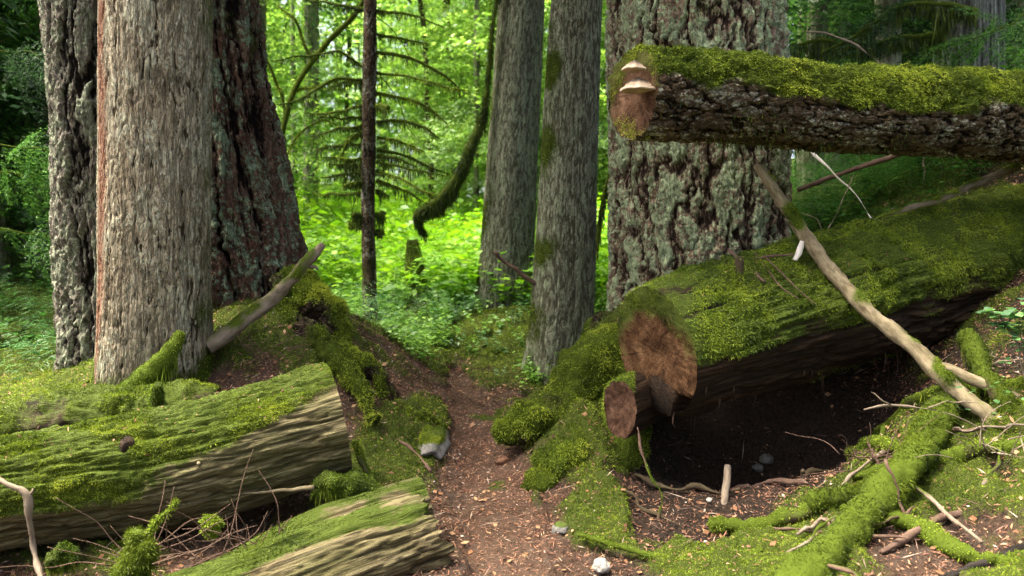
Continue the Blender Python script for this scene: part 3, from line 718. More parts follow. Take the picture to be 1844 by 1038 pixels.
def face_mat(name, dark, mid, light, mossw=.6, rings=26):
    g = G(name); fv = g.attr('face', 'Vector')
    n = g.noise(fv, 3.2, 6, .65); n2 = g.noise(fv, 24, 5, .7)
    sx = g.n('ShaderNodeSeparateXYZ', {0: fv})
    ln = g.n('ShaderNodeVectorMath', {0: fv}, operation='LENGTH').outputs['Value']
    w = g.math('SINE', g.math('ADD', g.math('MULTIPLY', ln, rings*6.28), g.math('MULTIPLY', n, 9.)))
    x = g.math('ADD', g.math('MULTIPLY', n2, .55), g.math('ADD', g.math('MULTIPLY', g.math('ADD', g.math('MULTIPLY', n, 1.8), -.4), .5), g.math('MULTIPLY', w, .035)))
    col = g.ramp(x, (.34, dark), (.52, mid), (.70, light))
    dirn = g.n('ShaderNodeVectorMath', {0: fv}, operation='NORMALIZE').outputs[0]
    rc = g.noise(g.math_v(dirn, n), 3.4, 3, .6)
    ck = g.math('MULTIPLY', g.ramp(g.math('ABSOLUTE', g.math('SUBTRACT', rc, .5)), (.0, 1.), (.014, 0.)), g.ramp(ln, (.15, 0.), (.4, .6)))
    col = g.mix(ck, col, dark)
    mm = g.math('ADD', g.math('MULTIPLY', sx.outputs[1], .75), g.math('ADD', g.math('MULTIPLY', g.math('SUBTRACT', ln, .80), 1.0), g.math('ADD', g.math('MULTIPLY', g.math('SUBTRACT', n, .5), 1.6), g.math('MULTIPLY', g.math('SUBTRACT', n2, .5), .7))))
    col = g.mix(g.math('MULTIPLY', g.ramp(mm, (.08, 0.), (.45, 1.)), mossw), col, (.055, .075, .014))
    return g.finish(col, .9, g.bump(g.math('SUBTRACT', x, ck), .6, .008), .06)
M_face = face_mat('rotting_end_grain', (.010, .005, .003), (.062, .031, .014), (.130, .075, .036), .95)
M_face2 = face_mat('reddish_end_grain', (.018, .010, .006), (.070, .037, .020), (.14, .085, .05), .7)
M_face3 = face_mat('dark_end_grain', (.020, .011, .007), (.060, .032, .019), (.12, .068, .042), .0, 14)

def logtube(P, rad, seg, step, rel): return tube(P, rad, seg, step, disp=rel, close=False)
# ---- big log on the right
fc = at(1180, 632, 4.45); dv = np.array([.885, .43, .19]); dv /= np.linalg.norm(dv)
RL = Thing('mossy_fallen_log', 'huge mossy log with a brown sawn end lying over a dark hollow', 'log', fc-[0, 0, .35])
P = np.array([fc, fc+dv*1.4-[0, 0, .03], fc+dv*3.2-[0, 0, .10], fc+dv*5.4-[0, 0, .15]])
t = logtube(P, [.365, .42, .46, .48], 340, .0105, relief_wood(.042, 51, .05, 26, .09))
up = t['d'][:, 2]-.45*t['d'][:, 1]*0
front = -t['d'][:, 1]
nn = fbm_a(t['bk']*[5, 5, 1.6], 4, 61)
mo = np.clip(-.12+1.0*sstep(-.25, .40, t['d'][:, 2])+.95*nn+.9*(t['h']-.45)-.35*sstep(2.2, 3.6, t['s'])*sstep(.55, .9, t['d'][:, 2]), 0, 1)
cush(t, mo, .030, 11)
w_ = (.85*sstep(.35, .0, t['s']))[:, None]; t['v'] = t['v']*(1-w_)+(np.repeat(t['C'], t['seg'], 0)+t['d']*np.repeat(t['R'], t['seg'])[:, None])*w_
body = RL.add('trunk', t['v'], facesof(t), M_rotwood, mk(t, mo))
moss_on(RL, t, sstep(.38, .72, mo)*(t['d'][:, 1] < .75), 230000, .021, .0042, M_moss, None, .85, .35)
def notch(V, c, rr):
    z = (V[:, 2]-c[2])/.36; n = fbm(V*9, 3, 71)
    return -.10*sstep(-.55, -.85, z+.25*n)*sstep(.35, .6, rr)-.030*np.exp(-((V[:, 0]-c[0]-.03)/.05)**2-((z+.05)/.25)**2)+.006*sstep(.1, .3, n)+.0008*np.sin(V[:, 2]*230+V[:, 0]*130+6*n)
rf = cap_from(t, 0, M_face, RL, 'cut_face', rel=notch, nr=34).data
fv = np.zeros(len(rf.vertices)*3, np.float32); rf.vertices.foreach_get('co', fv); fv = fv.reshape(-1, 3)+RL.L
fq = np.zeros(len(rf.loops), np.int32); rf.loops.foreach_get('vertex_index', fq); fq = fq.reshape(-1, 4)
rr_ = np.linalg.norm(fv-fv[0], axis=1)/.365
fmask = sstep(.10, .40, .85*(fv[:, 2]-fv[0][2])/.365+1.1*(rr_-.82)+.5*fbm(fv*7, 4, 5))*sstep(.35, .6, rr_)
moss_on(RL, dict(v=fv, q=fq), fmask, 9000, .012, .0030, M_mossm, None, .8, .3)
rtlog = t
# splinters and rootlets hanging below the big log
R = np.random.default_rng(5); parts = []
ps, ns, _ = sample(t['v'], t['q'], np.clip(-t['d'][:, 2]-.35, 0, 1)*np.clip(-t['d'][:, 1]+.6, 0, 1)*(t['s'] < 3.4), 46, R)
for p in ps:
    l = .04+.16*R.random()**2; e = p+[R.normal(0, .2)*l, R.normal(0, .2)*l, -l]
    tt_ = tube([p+[0, 0, .02], (p+e)/2+R.normal(0, .012, 3), e], [.0045, .003, .001], 5, .03)
    RL.add('splinter', tt_['v'], facesof(tt_), M_twig, mk(tt_, np.zeros(len(tt_['v']))))

# rotten wood hanging below the sawn end
P = np.array([at(1188, 715, 4.46), at(1188, 715, 4.46)+dv*.3-[0, 0, .03], at(1188, 715, 4.46)+dv*1.0-[0, 0, .02]])
t = tube(P, [.105, .125, .13], 60, .012, disp=lambda bk, S, A, R_, P_, d: (.05*fbm(P_*8, 3, 3)+.03*fbm_a(bk*[30, 30, 3], 3, 5), (.5+.5*fbm_a(bk*[30, 30, 3], 3, 5)).astype(np.float32)))
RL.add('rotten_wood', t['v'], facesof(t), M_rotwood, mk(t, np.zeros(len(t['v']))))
# ---- small log under it
sc_ = at(1117, 737, 4.45); sdv = np.array([.60, .79, .05])
SL = Thing('small_log', 'thin log with dark oval end rimmed in moss, tucked under the huge log', 'log', sc_-[0, 0, .17])
t = logtube(np.array([sc_, sc_+sdv*.35, sc_+sdv*.8]), [.160, .165, .17], 120, .012, relief_wood(.02, 53, .02))
e1_ = np.cross(sdv, [0, 0, 1.]); e1_ /= np.linalg.norm(e1_); q_ = (t['v']-sc_) @ e1_; t['v'] = t['v']-e1_*(q_*.36)[:, None]
mo = np.clip(.75+.6*fbm(t['v']*5, 3, 4)+.3*t['d'][:, 2], 0, 1)
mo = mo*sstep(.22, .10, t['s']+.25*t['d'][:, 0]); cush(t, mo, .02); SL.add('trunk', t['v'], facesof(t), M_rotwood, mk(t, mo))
moss_on(SL, t, sstep(.35, .7, mo), 4500, .020, .0036, M_moss, None, .8, .2)
cap_from(t, 0, M_face3, SL, 'cut_face', nr=16, rel=lambda V, c, rr: -.006*sstep(.9, .7, rr)+.006*fbm(V*20, 3, 4))

# ---- suspended log upper right
ua = at(1140, 167, 4.3); ub = at(1500, 198, 4.72); uc = at(1844, 216, 5.15); ud = at(2350, 280, 5.8)
UL = Thing('overhanging_log', 'moss-topped broken log jutting out level in front of the lichened fir', 'log', ud)
t = logtube(np.array([ua, (ua+ub)/2+[0, 0, .015], ub-[0, 0, .01], uc, ud]), [.225, .236, .240, .266, .30], 240, .0095, None or relief_fir(.030, 17, .5, 57, .03))
e_ = sstep(.45, 0, t['s']); rel_ = t['v']-ua; t['v'] = t['v']+t['T'][0]*(e_*.16*(rel_ @ np.array([.38, -.92, 0])))[:, None]*-1*-1
mo = np.clip(.05+1.1*sstep(-.12, .5, t['d'][:, 2]+.55*fbm_a(t['bk']*[5, 5, 3], 4, 62))+.55*fbm(t['v']*6, 4, 63)*(t['d'][:, 2] > -.25)-1.2*sstep(-.1, -.45, t['d'][:, 2]), 0, 1)
cush(t, mo, .032, 12); UL.add('trunk', t['v'], facesof(t), M_darkbark, mk(t, mo))
up_ = sstep(.38, .72, mo)
o = moss_on(UL, t, up_*(t['s'] < 4.2), 120000, .019, .0034, M_mossy, None, .8, .25)
uf = cap_from(t, 0, M_face2, UL, 'cut_face', nr=26, rel=lambda V, c, rr: .02*fbm(V*6, 3, 5)-.05*sstep(.2, -.8, (V[:, 2]-c[2])/.2)*sstep(.0, .8, (V[:, 0]-c[0])/.1+.5))
fm = uf.data; fv = np.zeros(len(fm.vertices)*3, np.float32); fm.vertices.foreach_get('co', fv); fv = fv.reshape(-1, 3)+UL.L
fq = np.zeros(len(fm.loops), np.int32); fm.loops.foreach_get('vertex_index', fq); fq = fq.reshape(-1, 4)
fc_ = fv[0]; e1 = (fv-fc_) @ np.array([t['T'][0][1], -t['T'][0][0], 0]); rr_ = np.linalg.norm(fv-fc_, axis=1)/.225
fmask = sstep(.62, .95, rr_+.25*fbm(fv*12, 3, 5)+.22*sstep(0, .2, fv[:, 2]-fc_[2])*0+.15*np.sign(-(fv[:, 0]-fc_[0])))
moss_on(UL, dict(v=fv, q=fq), fmask, 5000, .022, .0036, M_mossy, None, .8, .3)
# bracket fungi on its end
def fungus(c, w, h, dep, out, name='bracket_fungus'):
    """shelf fungus: half dome growing out along `out`"""
    n, m = 28, 14
    th_ = np.linspace(-PI/2, PI/2, n); rr = np.linspace(0, 1, m)
    out = out/np.linalg.norm(out); side = np.cross(out, [0, 0, 1.]); side /= np.linalg.norm(side); upv = np.array([0, 0, 1.])
    def sheet(zf): 
        V = []
        for r in rr:
            for a in th_:
                wob = 1+.05*math.sin(a*7)+.03*math.sin(a*11+1)
                V.append(c+side*math.sin(a)*w*r*wob+out*math.cos(a)*dep*r*wob+upv*zf(r))
        return np.array(V)
    topv = sheet(lambda r: h*(1-r**1.6)*.9+.004*math.sin(r*22)); bot = sheet(lambda r: -.006-.012*(1-r)**2*0-h*.22*(1-r))
    i, j = np.meshgrid(np.arange(m-1), np.arange(n-1), indexing='ij'); k = (i*n+j).ravel()
    q = np.stack([k, k+n, k+n+1, k+1], 1); q2 = q[:, ::-1]+n*m
    e = (m-1)*n+np.arange(n-1); rim = np.stack([e, e+n*m, e+1+n*m, e+1], 1)
    v = np.vstack([topv, bot]); rad = np.concatenate([np.repeat(rr, n)]*2)
    under = np.concatenate([np.zeros(n*m), np.ones(n*m)])
    UL.add(name, v, [q, q2, rim], M_fung, {'rad': rad, 'under': under})
g = G('bracket_fungus_skin'); rd = g.attr('rad')
n_ = g.noise(g.n('ShaderNodeTexCoord').outputs['Object'], 60, 4, .6)
band = g.math('SINE', g.math('ADD', g.math('MULTIPLY', rd, 26.), g.math('MULTIPLY', n_, 3.)))
cc = g.ramp(g.math('ADD', g.math('MULTIPLY', rd, .8), g.math('MULTIPLY', band, .12)), (.2, (.06, .045, .03)), (.5, (.15, .11, .07)), (.8, (.30, .23, .15)), (1., (.42, .34, .24)))
M_fung = g.finish(g.mix(g.attr('under'), cc, (.36, .27, .18)), .6, g.bump(g.math('ADD', band, n_), .4, .006), .3)
uo = -t['T'][0]
fungus(at(1150, 163, 4.20), -.0+.088, .070, .11, np.array([-.55, -.85, 0]))
fungus(at(1143, 126, 4.20), .06, .05, .085, np.array([-.5, -.85, 0]))
# bits of loose bark and moss hanging under it
hang_moss(UL, t, 700, .07, .006, M_mossd, frac=(t['s'] < 4).astype(float)*sstep(.1, .5, fbm(t['v']*3, 2, 9)+.1))

# ---- big log on the left
la = at(610, 762, 4.15); lb_ = at(300, 838, 3.85); lc = at(0, 893, 3.55); ld = at(-420, 1000, 3.2)
LL = Thing('mossy_fallen_log', 'thick weathered log with bare grain and mossy top, sawn off left of the path', 'log', la-[0, 0, .3])
t = logtube(np.array([ld, lc, lb_, la]), [.25, .252, .265, .288], 300, .0085, relief_wood(.036, 55, .05, 38, .075))
nn = fbm_a(t['bk']*[6, 6, 1.6], 4, 65); n2 = fbm(t['v']*9, 3, 66)
sm = t['s'].max()
facing = t['d'][:, 2]+.15*t['d'][:, 1]
mo = np.clip(1.15*sstep(.02, .72, facing+.55*nn-.05+.45*sstep(.92*sm, .55*sm, t['s'])-.25*sstep(.75*sm, .95*sm, t['s']))+.40*n2+.15*(t['h']-.5), 0, 1)
cush(t, mo, .016, 17); LL.add('trunk', t['v'], facesof(t), M_oldwood, mk(t, mo))
moss_on(LL, t, sstep(.36, .75, mo)*(t['s'] > .3), 170000, .013, .0028, M_mossy, None, .85, .15)
cap_from(t, 1, M_face, LL, 'cut_face', nr=18)
def fallen(T, t, n, up=.35):
    m = sstep(up, up+.4, t['d'][:, 2])*(t['s'] < 4)
    p, nn, _ = sample(t['v'], t['q'], m, n); d = rng.normal(0, 1, (n, 3)); d = unit(d-nn*(d*nn).sum(1)[:, None]+nn*.12)
    L = (.01+.03*rng.random(n)**2)[:, None]; w_ = unit(np.cross(d, nn))*(.0012+.004*rng.random(n)**4)[:, None]; b0 = p+nn*.012
    v = np.stack([b0, b0+d*L*.5+w_, b0+d*L, b0+d*L*.5-w_], 1).reshape(-1, 3)
    T.add('fallen_needles', v, np.arange(4*n).reshape(-1, 4), bpy.data.materials['needle_litter'], {'var': np.repeat(rng.random(n), 4)}, smooth=False)
fallen(LL, t, 420); fallen(RL, rtlog, 500)
# knot hole and stubs on the log
def stub(T, base, tip, r0, r1_, mat, mossy=0, name='knot'):
    t = tube(np.array([base, (np.array(base)+tip)/2+[0, 0, .005], tip]), [r0, (r0+r1_)/2, r1_], 20, .01, disp=lambda bk, S, A, R, P, d: (.012*fbm(P*30, 3, 3), np.full(len(S), .5, np.float32)))
    o = T.add(name, t['v'], facesof(t), mat, mk(t, np.full(len(t['v']), .8*mossy)))
    if mossy: moss_on(T, t, np.ones(len(t['v'])), 1800, .02, .003, M_moss, o, .8, .2)
stub(LL, at(283, 735, 3.95), at(283, 692, 3.88), .035, .016, M_oldwood, 1)
stub(LL, at(226, 800, 3.66), at(230, 806, 3.57), .045, .03, M_rotwood, 0)
stub(LL, at(357, 838, 3.66), at(358, 836, 3.59), .012, .010, M_pale, 0)
# mossy clump with a pale twig sticking out of it
t = tube(line(3.82, (700, 905, 3.95), (640, 880, 3.86), (600, 872), (560, 880)), [.03, .065, .062, .015], 30, .012, disp=lambda bk, S, A, R, P, d: (.055*fbm(P*13, 4, 9), np.full(len(S), .5, np.float32)))
LL.add('mossy_knot', t['v'], facesof(t), M_rotwood, mk(t, np.ones(len(t['v']))))
moss_on(LL, t, np.ones(len(t['v'])), 9000, .020, .0032, M_moss, None, .8, .3)
hang_moss(LL, t, 700, .13, .004, M_moss)
t = tube(line(3.74, (565, 878), (500, 884), (438, 890)), [.012, .008, .004], 8, .02, wig=.006)
LL.add('twig', t['v'], facesof(t), M_pale, mk(t, np.zeros(len(t['v']))))

# ---- split log at lower left
sa = at(800, 958, 3.62); sb = at(600, 1030, 3.36); se = at(250, 1160, 3.0)
SP = Thing('split_log', 'short weathered log end split into two slabs at the edge of the dirt path', 'log', sa-[0, 0, .2])
def rel_split(bk, S, A, R, P, d):
    off, h = relief_wood(.038, 58, .035, 34, .07)(bk, S, A, R, P, d)
    return off, h
t = logtube(np.array([se, sb, sa]), [.20, .20, .19], 220, .0085, rel_split)
g_ = np.array(t['d'])
# ragged broken end: rings near the end are pulled back unevenly
smax = t['s'].max(); e = sstep(smax-.25, smax, t['s']); ax = t['T'][-1]
t['v'] = t['v']-ax*(e*(.05+.05*fbm(t['d']*3, 3, 8)+.06*sstep(.1, .8, t['d'][:, 2])+.05*fbm(t['d']*9, 3, 18)))[:, None]
nn = fbm_a(t['bk']*[6, 6, 1.6], 4, 67)
mo = np.clip(.8*sstep(.35, 1., t['d'][:, 2]+.9*nn)-.12+.3*nn, 0, 1)
SP.add('slab', t['v'], facesof(t), M_oldwood, mk(t, mo))
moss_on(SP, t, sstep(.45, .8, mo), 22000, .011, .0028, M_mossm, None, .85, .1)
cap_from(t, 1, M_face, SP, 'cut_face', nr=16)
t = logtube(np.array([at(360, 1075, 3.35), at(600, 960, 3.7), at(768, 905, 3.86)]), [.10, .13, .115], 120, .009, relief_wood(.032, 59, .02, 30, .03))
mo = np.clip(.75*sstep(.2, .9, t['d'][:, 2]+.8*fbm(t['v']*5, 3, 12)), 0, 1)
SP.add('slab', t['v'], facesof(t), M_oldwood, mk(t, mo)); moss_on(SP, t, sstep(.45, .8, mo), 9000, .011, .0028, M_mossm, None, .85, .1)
cap_from(t, 1, M_oldwood if False else M_face, SP, 'cut_face', nr=14)

# ---- moss-smothered log behind the left one
t = logtube(np.array([at(-160, 812, 4.25), at(0, 788, 4.35), at(200, 768, 4.45), at(395, 752, 4.55)]), [.20, .20, .20, .17], 160, .012, lambda bk, S, A, R, P, d: (.05*fbm(P*5, 3, 3)+.03*fbm(P*14, 3, 4), np.full(len(S), .4, np.float32)))
BL = Thing('buried_log', 'low log smothered in moss and fallen needles at the foot of the flaky trunk', 'log', at(388, 760, 4.52))
mo = np.clip(.55+1.2*fbm(t['v']*3.5, 4, 5)+.3*t['d'][:, 2], 0, 1)
cush(t, mo, .03, 10); BL.add('trunk', t['v'], facesof(t), M_rotwood, mk(t, mo)); moss_on(BL, t, sstep(.35, .7, mo), 38000, .018, .0034, M_mossy, None, .8, .2)
cap_from(t, 1, M_face3, BL, 'cut_face', nr=12)
print('logs', round(time.time()-T0, 1))

# ================================================================== sticks, stubs, roots lying about
def stick(name, label, cat, P, rad, mat, seg=10, step=.02, moss=0, nm=0, wig=.008, hang=0, seed=1, mossmat=None, rough=.004, forks=(), group=None, L=.018):
    P = np.asarray(P)
    T = Thing(name, label, cat, P[0], group)
    t = tube(P, rad, seg, step, disp=lambda bk, S, A, R, Pp, d: (rough*fbm(Pp*40, 3, seed)+rough*2*fbm(Pp*9, 2, seed), np.full(len(S), .5, np.float32)), wig=wig, seed=seed)
    mo = np.clip(moss+.8*fbm(t['v']*5, 3, seed)*(moss > 0)+.25*t['d'][:, 2]*(moss > 0), 0, 1)
    if moss > .6: cush(t, mo, .030, 10)
    o = T.add('stem', t['v'], facesof(t), mat, mk(t, mo))
    if nm: moss_on(T, t, sstep(.35, .7, mo), nm, L, .0034, mossmat or M_moss, None, .8, .2)
    if hang: hang_moss(T, t, hang, .10, .006, mossmat or M_moss)
    for fp, fr_ in forks:
        t = tube(np.asarray(fp), fr_, 8, .02, disp=lambda bk, S, A, R, Pp, d: (rough*.6*fbm(Pp*50, 3, seed), np.full(len(S), .5, np.float32)), wig=wig, seed=seed+2)
        T.add('fork', t['v'], facesof(t), mat, mk(t, np.full(len(t['v']), moss*.6)))
    return T
stick('broken_branch', 'thick broken grey-brown branch propped at a slant against the red-barked tree', 'branch', line(5.3, (372, 625, 5.0), (430, 588, 5.1), (500, 530), (550, 478), (583, 441, 5.35)), [.050, .052, .042, .034, .026], M_twiggrey, 18, .012, .25, 900, .012,
      forks=[(line(5.32, (548, 478), (566, 480), (572, 486)), [.018, .012, .006])], seed=3, rough=.007)
stick('mossy_stub', 'leaning mossy stub in front of the foot of the flaky trunk', 'branch', line(4.6, (225, 715, 4.55), (268, 678), (300, 645), (327, 598, 4.66)), [.055, .06, .045, .008], M_branch, 20, .012, .9, 5000, .006, 260, 5)
stick('leaning_pole', 'long pale bare branch leaning across the huge mossy log down to the right bank', 'branch', line(4.4, (1362, 296, 4.75), (1425, 385, 4.68), (1500, 487, 4.55), (1570, 568, 4.35), (1665, 652, 4.12), (1740, 715, 3.95), (1785, 762, 3.86), (1780, 835, 3.80)), [.028, .038, .041, .042, .044, .040, .040, .026], M_pale, 20, .012, .16, 2500, .018,
      forks=[(line(4.0, (1668, 655, 4.12), (1730, 672, 4.02), (1790, 700, 3.95), (1844, 732, 3.9), (1900, 750, 3.9)), [.026, .028, .030, .028, .028])], seed=7, rough=.006)
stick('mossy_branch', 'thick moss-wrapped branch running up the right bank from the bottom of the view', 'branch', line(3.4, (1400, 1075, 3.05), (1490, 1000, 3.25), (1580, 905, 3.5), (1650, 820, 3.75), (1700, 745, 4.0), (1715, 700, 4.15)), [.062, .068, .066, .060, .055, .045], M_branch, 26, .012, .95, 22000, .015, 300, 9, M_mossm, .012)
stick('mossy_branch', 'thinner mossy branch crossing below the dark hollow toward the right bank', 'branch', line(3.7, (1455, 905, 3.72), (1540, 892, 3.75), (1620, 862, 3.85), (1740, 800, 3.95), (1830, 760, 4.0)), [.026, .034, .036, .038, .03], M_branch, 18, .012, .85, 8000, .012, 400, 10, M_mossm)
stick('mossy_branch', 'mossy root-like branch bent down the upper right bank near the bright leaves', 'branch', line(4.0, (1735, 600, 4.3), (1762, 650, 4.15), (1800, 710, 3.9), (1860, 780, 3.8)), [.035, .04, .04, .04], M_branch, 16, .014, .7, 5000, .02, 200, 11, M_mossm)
stick('fallen_stick', 'reddish brown bare stick lying across the mossy bank at lower right', 'stick', line(3.35, (1585, 995, 3.25), (1650, 960, 3.32), (1740, 922, 3.4), (1825, 903, 3.45)), [.012, .018, .018, .012], M_twig, 10, .02, .1, 0, .015, 0, 12)
stick('fallen_stick', 'wet black stick in the bottom right corner', 'stick', line(3.05, (1690, 1045, 3.0), (1760, 1022, 3.05), (1850, 985, 3.12), (1900, 975, 3.15)), [.014, .016, .020, .02], M_twigdark, 10, .02, 0, 0, .008, 0, 13)
stick('fallen_stick', 'mossy stick lying on the soil below the hollow', 'stick', line(3.6, (1040, 962, 3.72), (1110, 985, 3.62), (1180, 1005, 3.52), (1250, 1015, 3.45)), [.009, .012, .012, .008], M_branch, 10, .02, .5, 700, .01, 0, 14)
stick('fallen_stick', 'small mossy stick near the bottom edge right of the path', 'stick', line(3.3, (1305, 1038, 3.32), (1345, 1010, 3.38), (1372, 990, 3.42)), [.010, .016, .010], M_branch, 10, .02, .6, 500, .006, 0, 15)
stick('upright_stake', 'broken upright stake standing in the dark hollow under the huge log', 'stick', line(4.25, (1303, 985, 4.02), (1303, 930, 4.12), (1310, 840, 4.3)), [.024, .022, .020], M_twiggrey, 10, .015, 0, 0, .004, 0, 16)
stick('hanging_root', 'thin mossy root hanging from the small log end to the soil', 'root', line(4.2, (1148, 770, 4.35), (1165, 840, 4.25), (1190, 900, 4.15), (1186, 965, 4.05)), [.004, .004, .005, .004], M_twig, 8, .02, .3, 250, .014, 0, 17)
stick('bare_twig', 'pale forked twig arching over the right bank in front of the hollow', 'twig', line(3.8, (1556, 738, 3.8), (1600, 730), (1670, 735), (1740, 760), (1800, 790), (1850, 820)), [.003, .005, .006, .006, .007, .007], M_twiggrey, 6, .03, 0, 0, .01, 0, 18, forks=[(line(3.8, (1605, 730), (1585, 720), (1568, 705)), [.004, .003, .002]), (line(3.8, (1670, 735), (1720, 722), (1760, 728)), [.004, .003, .002])])
stick('bare_twig', 'pinkish thin twig standing upright on the mossy branch at lower right', 'twig', line(3.5, (1634, 945, 3.4), (1618, 890, 3.45), (1596, 830, 3.5)), [.007, .006, .003], M_twig, 6, .02, 0, 0, .01, 0, 19)
stick('bare_twig', 'thin pale twig crossing in front of the ferns below the overhanging log', 'twig', line(5.4, (1455, 268, 5.5), (1500, 312), (1540, 350), (1572, 397, 5.3)), [.006, .007, .007, .006], M_white, 6, .03, 0, 0, .01, 0, 20)
stick('bare_stick', 'straight brown stick slanting up behind the huge log to the overhanging log', 'stick', line(5.9, (1436, 343, 6.0), (1520, 312), (1612, 280, 5.7), (1700, 245, 5.5)), [.014, .016, .018, .018], M_twig, 8, .03, 0, 0, .006, 0, 21)
stick('bare_twig', 'slender grey twig arching above the overhanging log in front of dark foliage', 'twig', line(6.0, (1450, 58), (1490, 62), (1545, 85), (1580, 110), (1600, 135)), [.003, .005, .006, .006, .006], M_twiggrey, 6, .03, 0, 0, .01, 0, 22)
stick('bare_twig', 'grey twig pair crossing low behind the pale pole', 'twig', line(5.2, (1490, 415), (1515, 365), (1538, 315)), [.005, .005, .003], M_twiggrey, 6, .03, 0, 0, .006, 0, 23, forks=[(line(5.2, (1480, 415), (1470, 395), (1445, 385)), [.004, .003, .002])])
stick('bare_twig', 'upright grey twigs standing behind the huge log under the overhanging log', 'twig', line(6.2, (1668, 365), (1664, 320), (1662, 280)), [.008, .007, .005], M_twiggrey, 6, .03, 0, 0, .01, 0, 24, forks=[(line(6.2, (1668, 350), (1690, 320), (1700, 290)), [.005, .004, .002]), (line(6.2, (1700, 370), (1720, 330), (1716, 290)), [.006, .005, .003])])
stick('mossy_branch', 'long thin mossy branch lying along the top of the huge log at right', 'branch', line(5.3, (1585, 393, 5.0), (1640, 375, 5.1), (1700, 358, 5.2), (1760, 330, 5.35), (1830, 300, 5.5)), [.009, .016, .02, .026, .028], M_twiggrey, 10, .02, .4, 2000, .015, 0, 25)
stick('broken_twigs', 'brown broken twigs lying on the mossy top of the huge log near its sawn end', 'twig', line(4.45, (1312, 450, 4.72), (1345, 478, 4.6), (1378, 508, 4.45)), [.012, .012, .010], M_twig, 8, .02, 0, 0, .006, 0, 26,
      forks=[(line(4.5, (1340, 470, 4.62), (1390, 462, 4.6), (1430, 458, 4.6)), [.008, .007, .005]), (line(4.5, (1375, 460, 4.62), (1420, 505, 4.45), (1470, 550, 4.35)), [.005, .004, .002]), (line(4.5, (1360, 455, 4.65), (1400, 510, 4.45), (1440, 540, 4.35)), [.004, .004, .002])])
stick('bark_strip', 'small white peeled strip of wood standing on the huge log beside the pale pole', 'wood chip', line(4.62, (1432, 470), (1438, 452), (1444, 434)), [.014, .018, .008], M_white, 8, .01, 0, 0, .006, 0, 27)
stick('wood_splinter', 'short dark mossy stub poking up from the huge log near its sawn end', 'branch', line(4.45, (1330, 508), (1330, 485), (1331, 462)), [.022, .024, .018], M_branch, 12, .01, .6, 700, .003, 0, 28)
stick('forked_twig', 'pinkish grey forked twig standing at the left edge in front of the mossy log', 'twig', line(3.1, (-40, 840, 3.15), (10, 872), (48, 892), (52, 940), (62, 1000), (78, 1060, 3.0)), [.010, .011, .014, .012, .011, .011], M_twiggrey, 10, .02, 0, 0, .006, 0, 29, forks=[(line(3.1, (50, 893), (58, 888), (61, 880)), [.008, .006, .003])])
stick('mossy_stick', 'yellow-green mossy stick leaning at the sawn end of the left log', 'stick', line(4.15, (640, 795), (652, 830), (668, 868)), [.018, .022, .016], M_pale, 12, .012, .6, 900, .005, 0, 30)
stick('fallen_stick', 'brown stick on the soil slope at the left edge of the path', 'stick', line(4.6, (715, 790, 4.75), (750, 815, 4.6), (775, 850, 4.42)), [.008, .010, .006], M_twig, 8, .02, 0, 0, .01, 0, 31)
stick('fallen_stick', 'short pale stick lying on the middle of the path', 'stick', line(4.6, (790, 818, 5.42), (820, 836, 5.2)), [.009, .008], M_twiggrey, 8, .02, 0, 0, .005, 0, 32)
stick('fallen_stick', 'curved thin stick crossing the path beside the split log', 'stick', line(4.5, (780, 873, 4.75), (815, 890, 4.6), (838, 905, 4.45)), [.006, .007, .005], M_twig, 8, .02, 0, 0, .01, 0, 33)
R = np.random.default_rng(77)
for i in range(16):
    px, py0, d = 1480+R.random()*400, 0, 3.0+R.random()*1.1
    c = at(px, 900, d); c[2] = gz(c[0], c[1])[0]+.045; a_ = R.random()*PI; l = .12+.28*R.random()
    P = np.array([c+np.array([math.cos(a_)*l*u, math.sin(a_)*l*u, 0]) for u in (-1, 0, 1)]); P[:, 2] = gz(P[:, 0], P[:, 1])+.05+R.random(3)*.03
    stick('bank_stick', 'short thin stick lying in the moss of the right bank', 'stick', P, [.006, .008, .005], M_twig if i % 2 else M_twiggrey, 7, .03, .25*(i % 3 == 0), 0, .02, 0, 50+i, group='short sticks on the right bank')
for i, (x, y) in enumerate([(1.35, 3.75), (1.75, 3.35), (2.1, 3.75), (2.35, 4.25), (1.95, 4.2), (2.6, 3.9)]):
    z = gz(x, y)[0]; a_ = -.9+R.normal(0, .4); l = .25+.25*R.random()
    P = np.array([[x+math.cos(a_)*l*u, y+math.sin(a_)*l*u, 0] for u in (-1, -.3, .4, 1)]); P[:, 2] = gz(P[:, 0], P[:, 1])+.02+R.random(4)*.03
    stick('mossy_root', 'moss-covered root snaking over the right bank', 'root', P, [.012, .024, .026, .012], M_branch, 14, .014, .85, 2200, .03, 60, 80+i, group='mossy roots of the right bank')
for i, (x, y, s_) in enumerate([(1.9, 3.55, .28), (2.25, 4.0, .3), (2.5, 3.7, .3), (1.6, 3.5, .22), (2.3, 3.4, .25), (2.05, 4.35, .25)]):
    pass
for i, (x0, y0, x1, y1) in enumerate([(.72, 4.55, 1.25, 4.12), (1.15, 4.62, 1.55, 4.05), (1.95, 4.75, 1.55, 4.2), (2.2, 4.6, 1.75, 4.0), (.62, 4.35, 1.0, 3.85)]):
    u = np.linspace(0, 1, 5); P = np.stack([x0+(x1-x0)*u+R.normal(0, .03, 5), y0+(y1-y0)*u+R.normal(0, .03, 5), 0*u], 1); P[:, 2] = gz(P[:, 0], P[:, 1])+.012+R.random(5)*.025
    stick('bare_root', 'bare dark root crossing the rim of the dark hollow', 'root', P, [.006, .012, .014, .010, .004], M_twig if i % 2 else M_branch, 9, .02, .2*(i % 2), 0, .03, 0, 90+i, group='bare roots at the rim of the hollow', rough=.007)
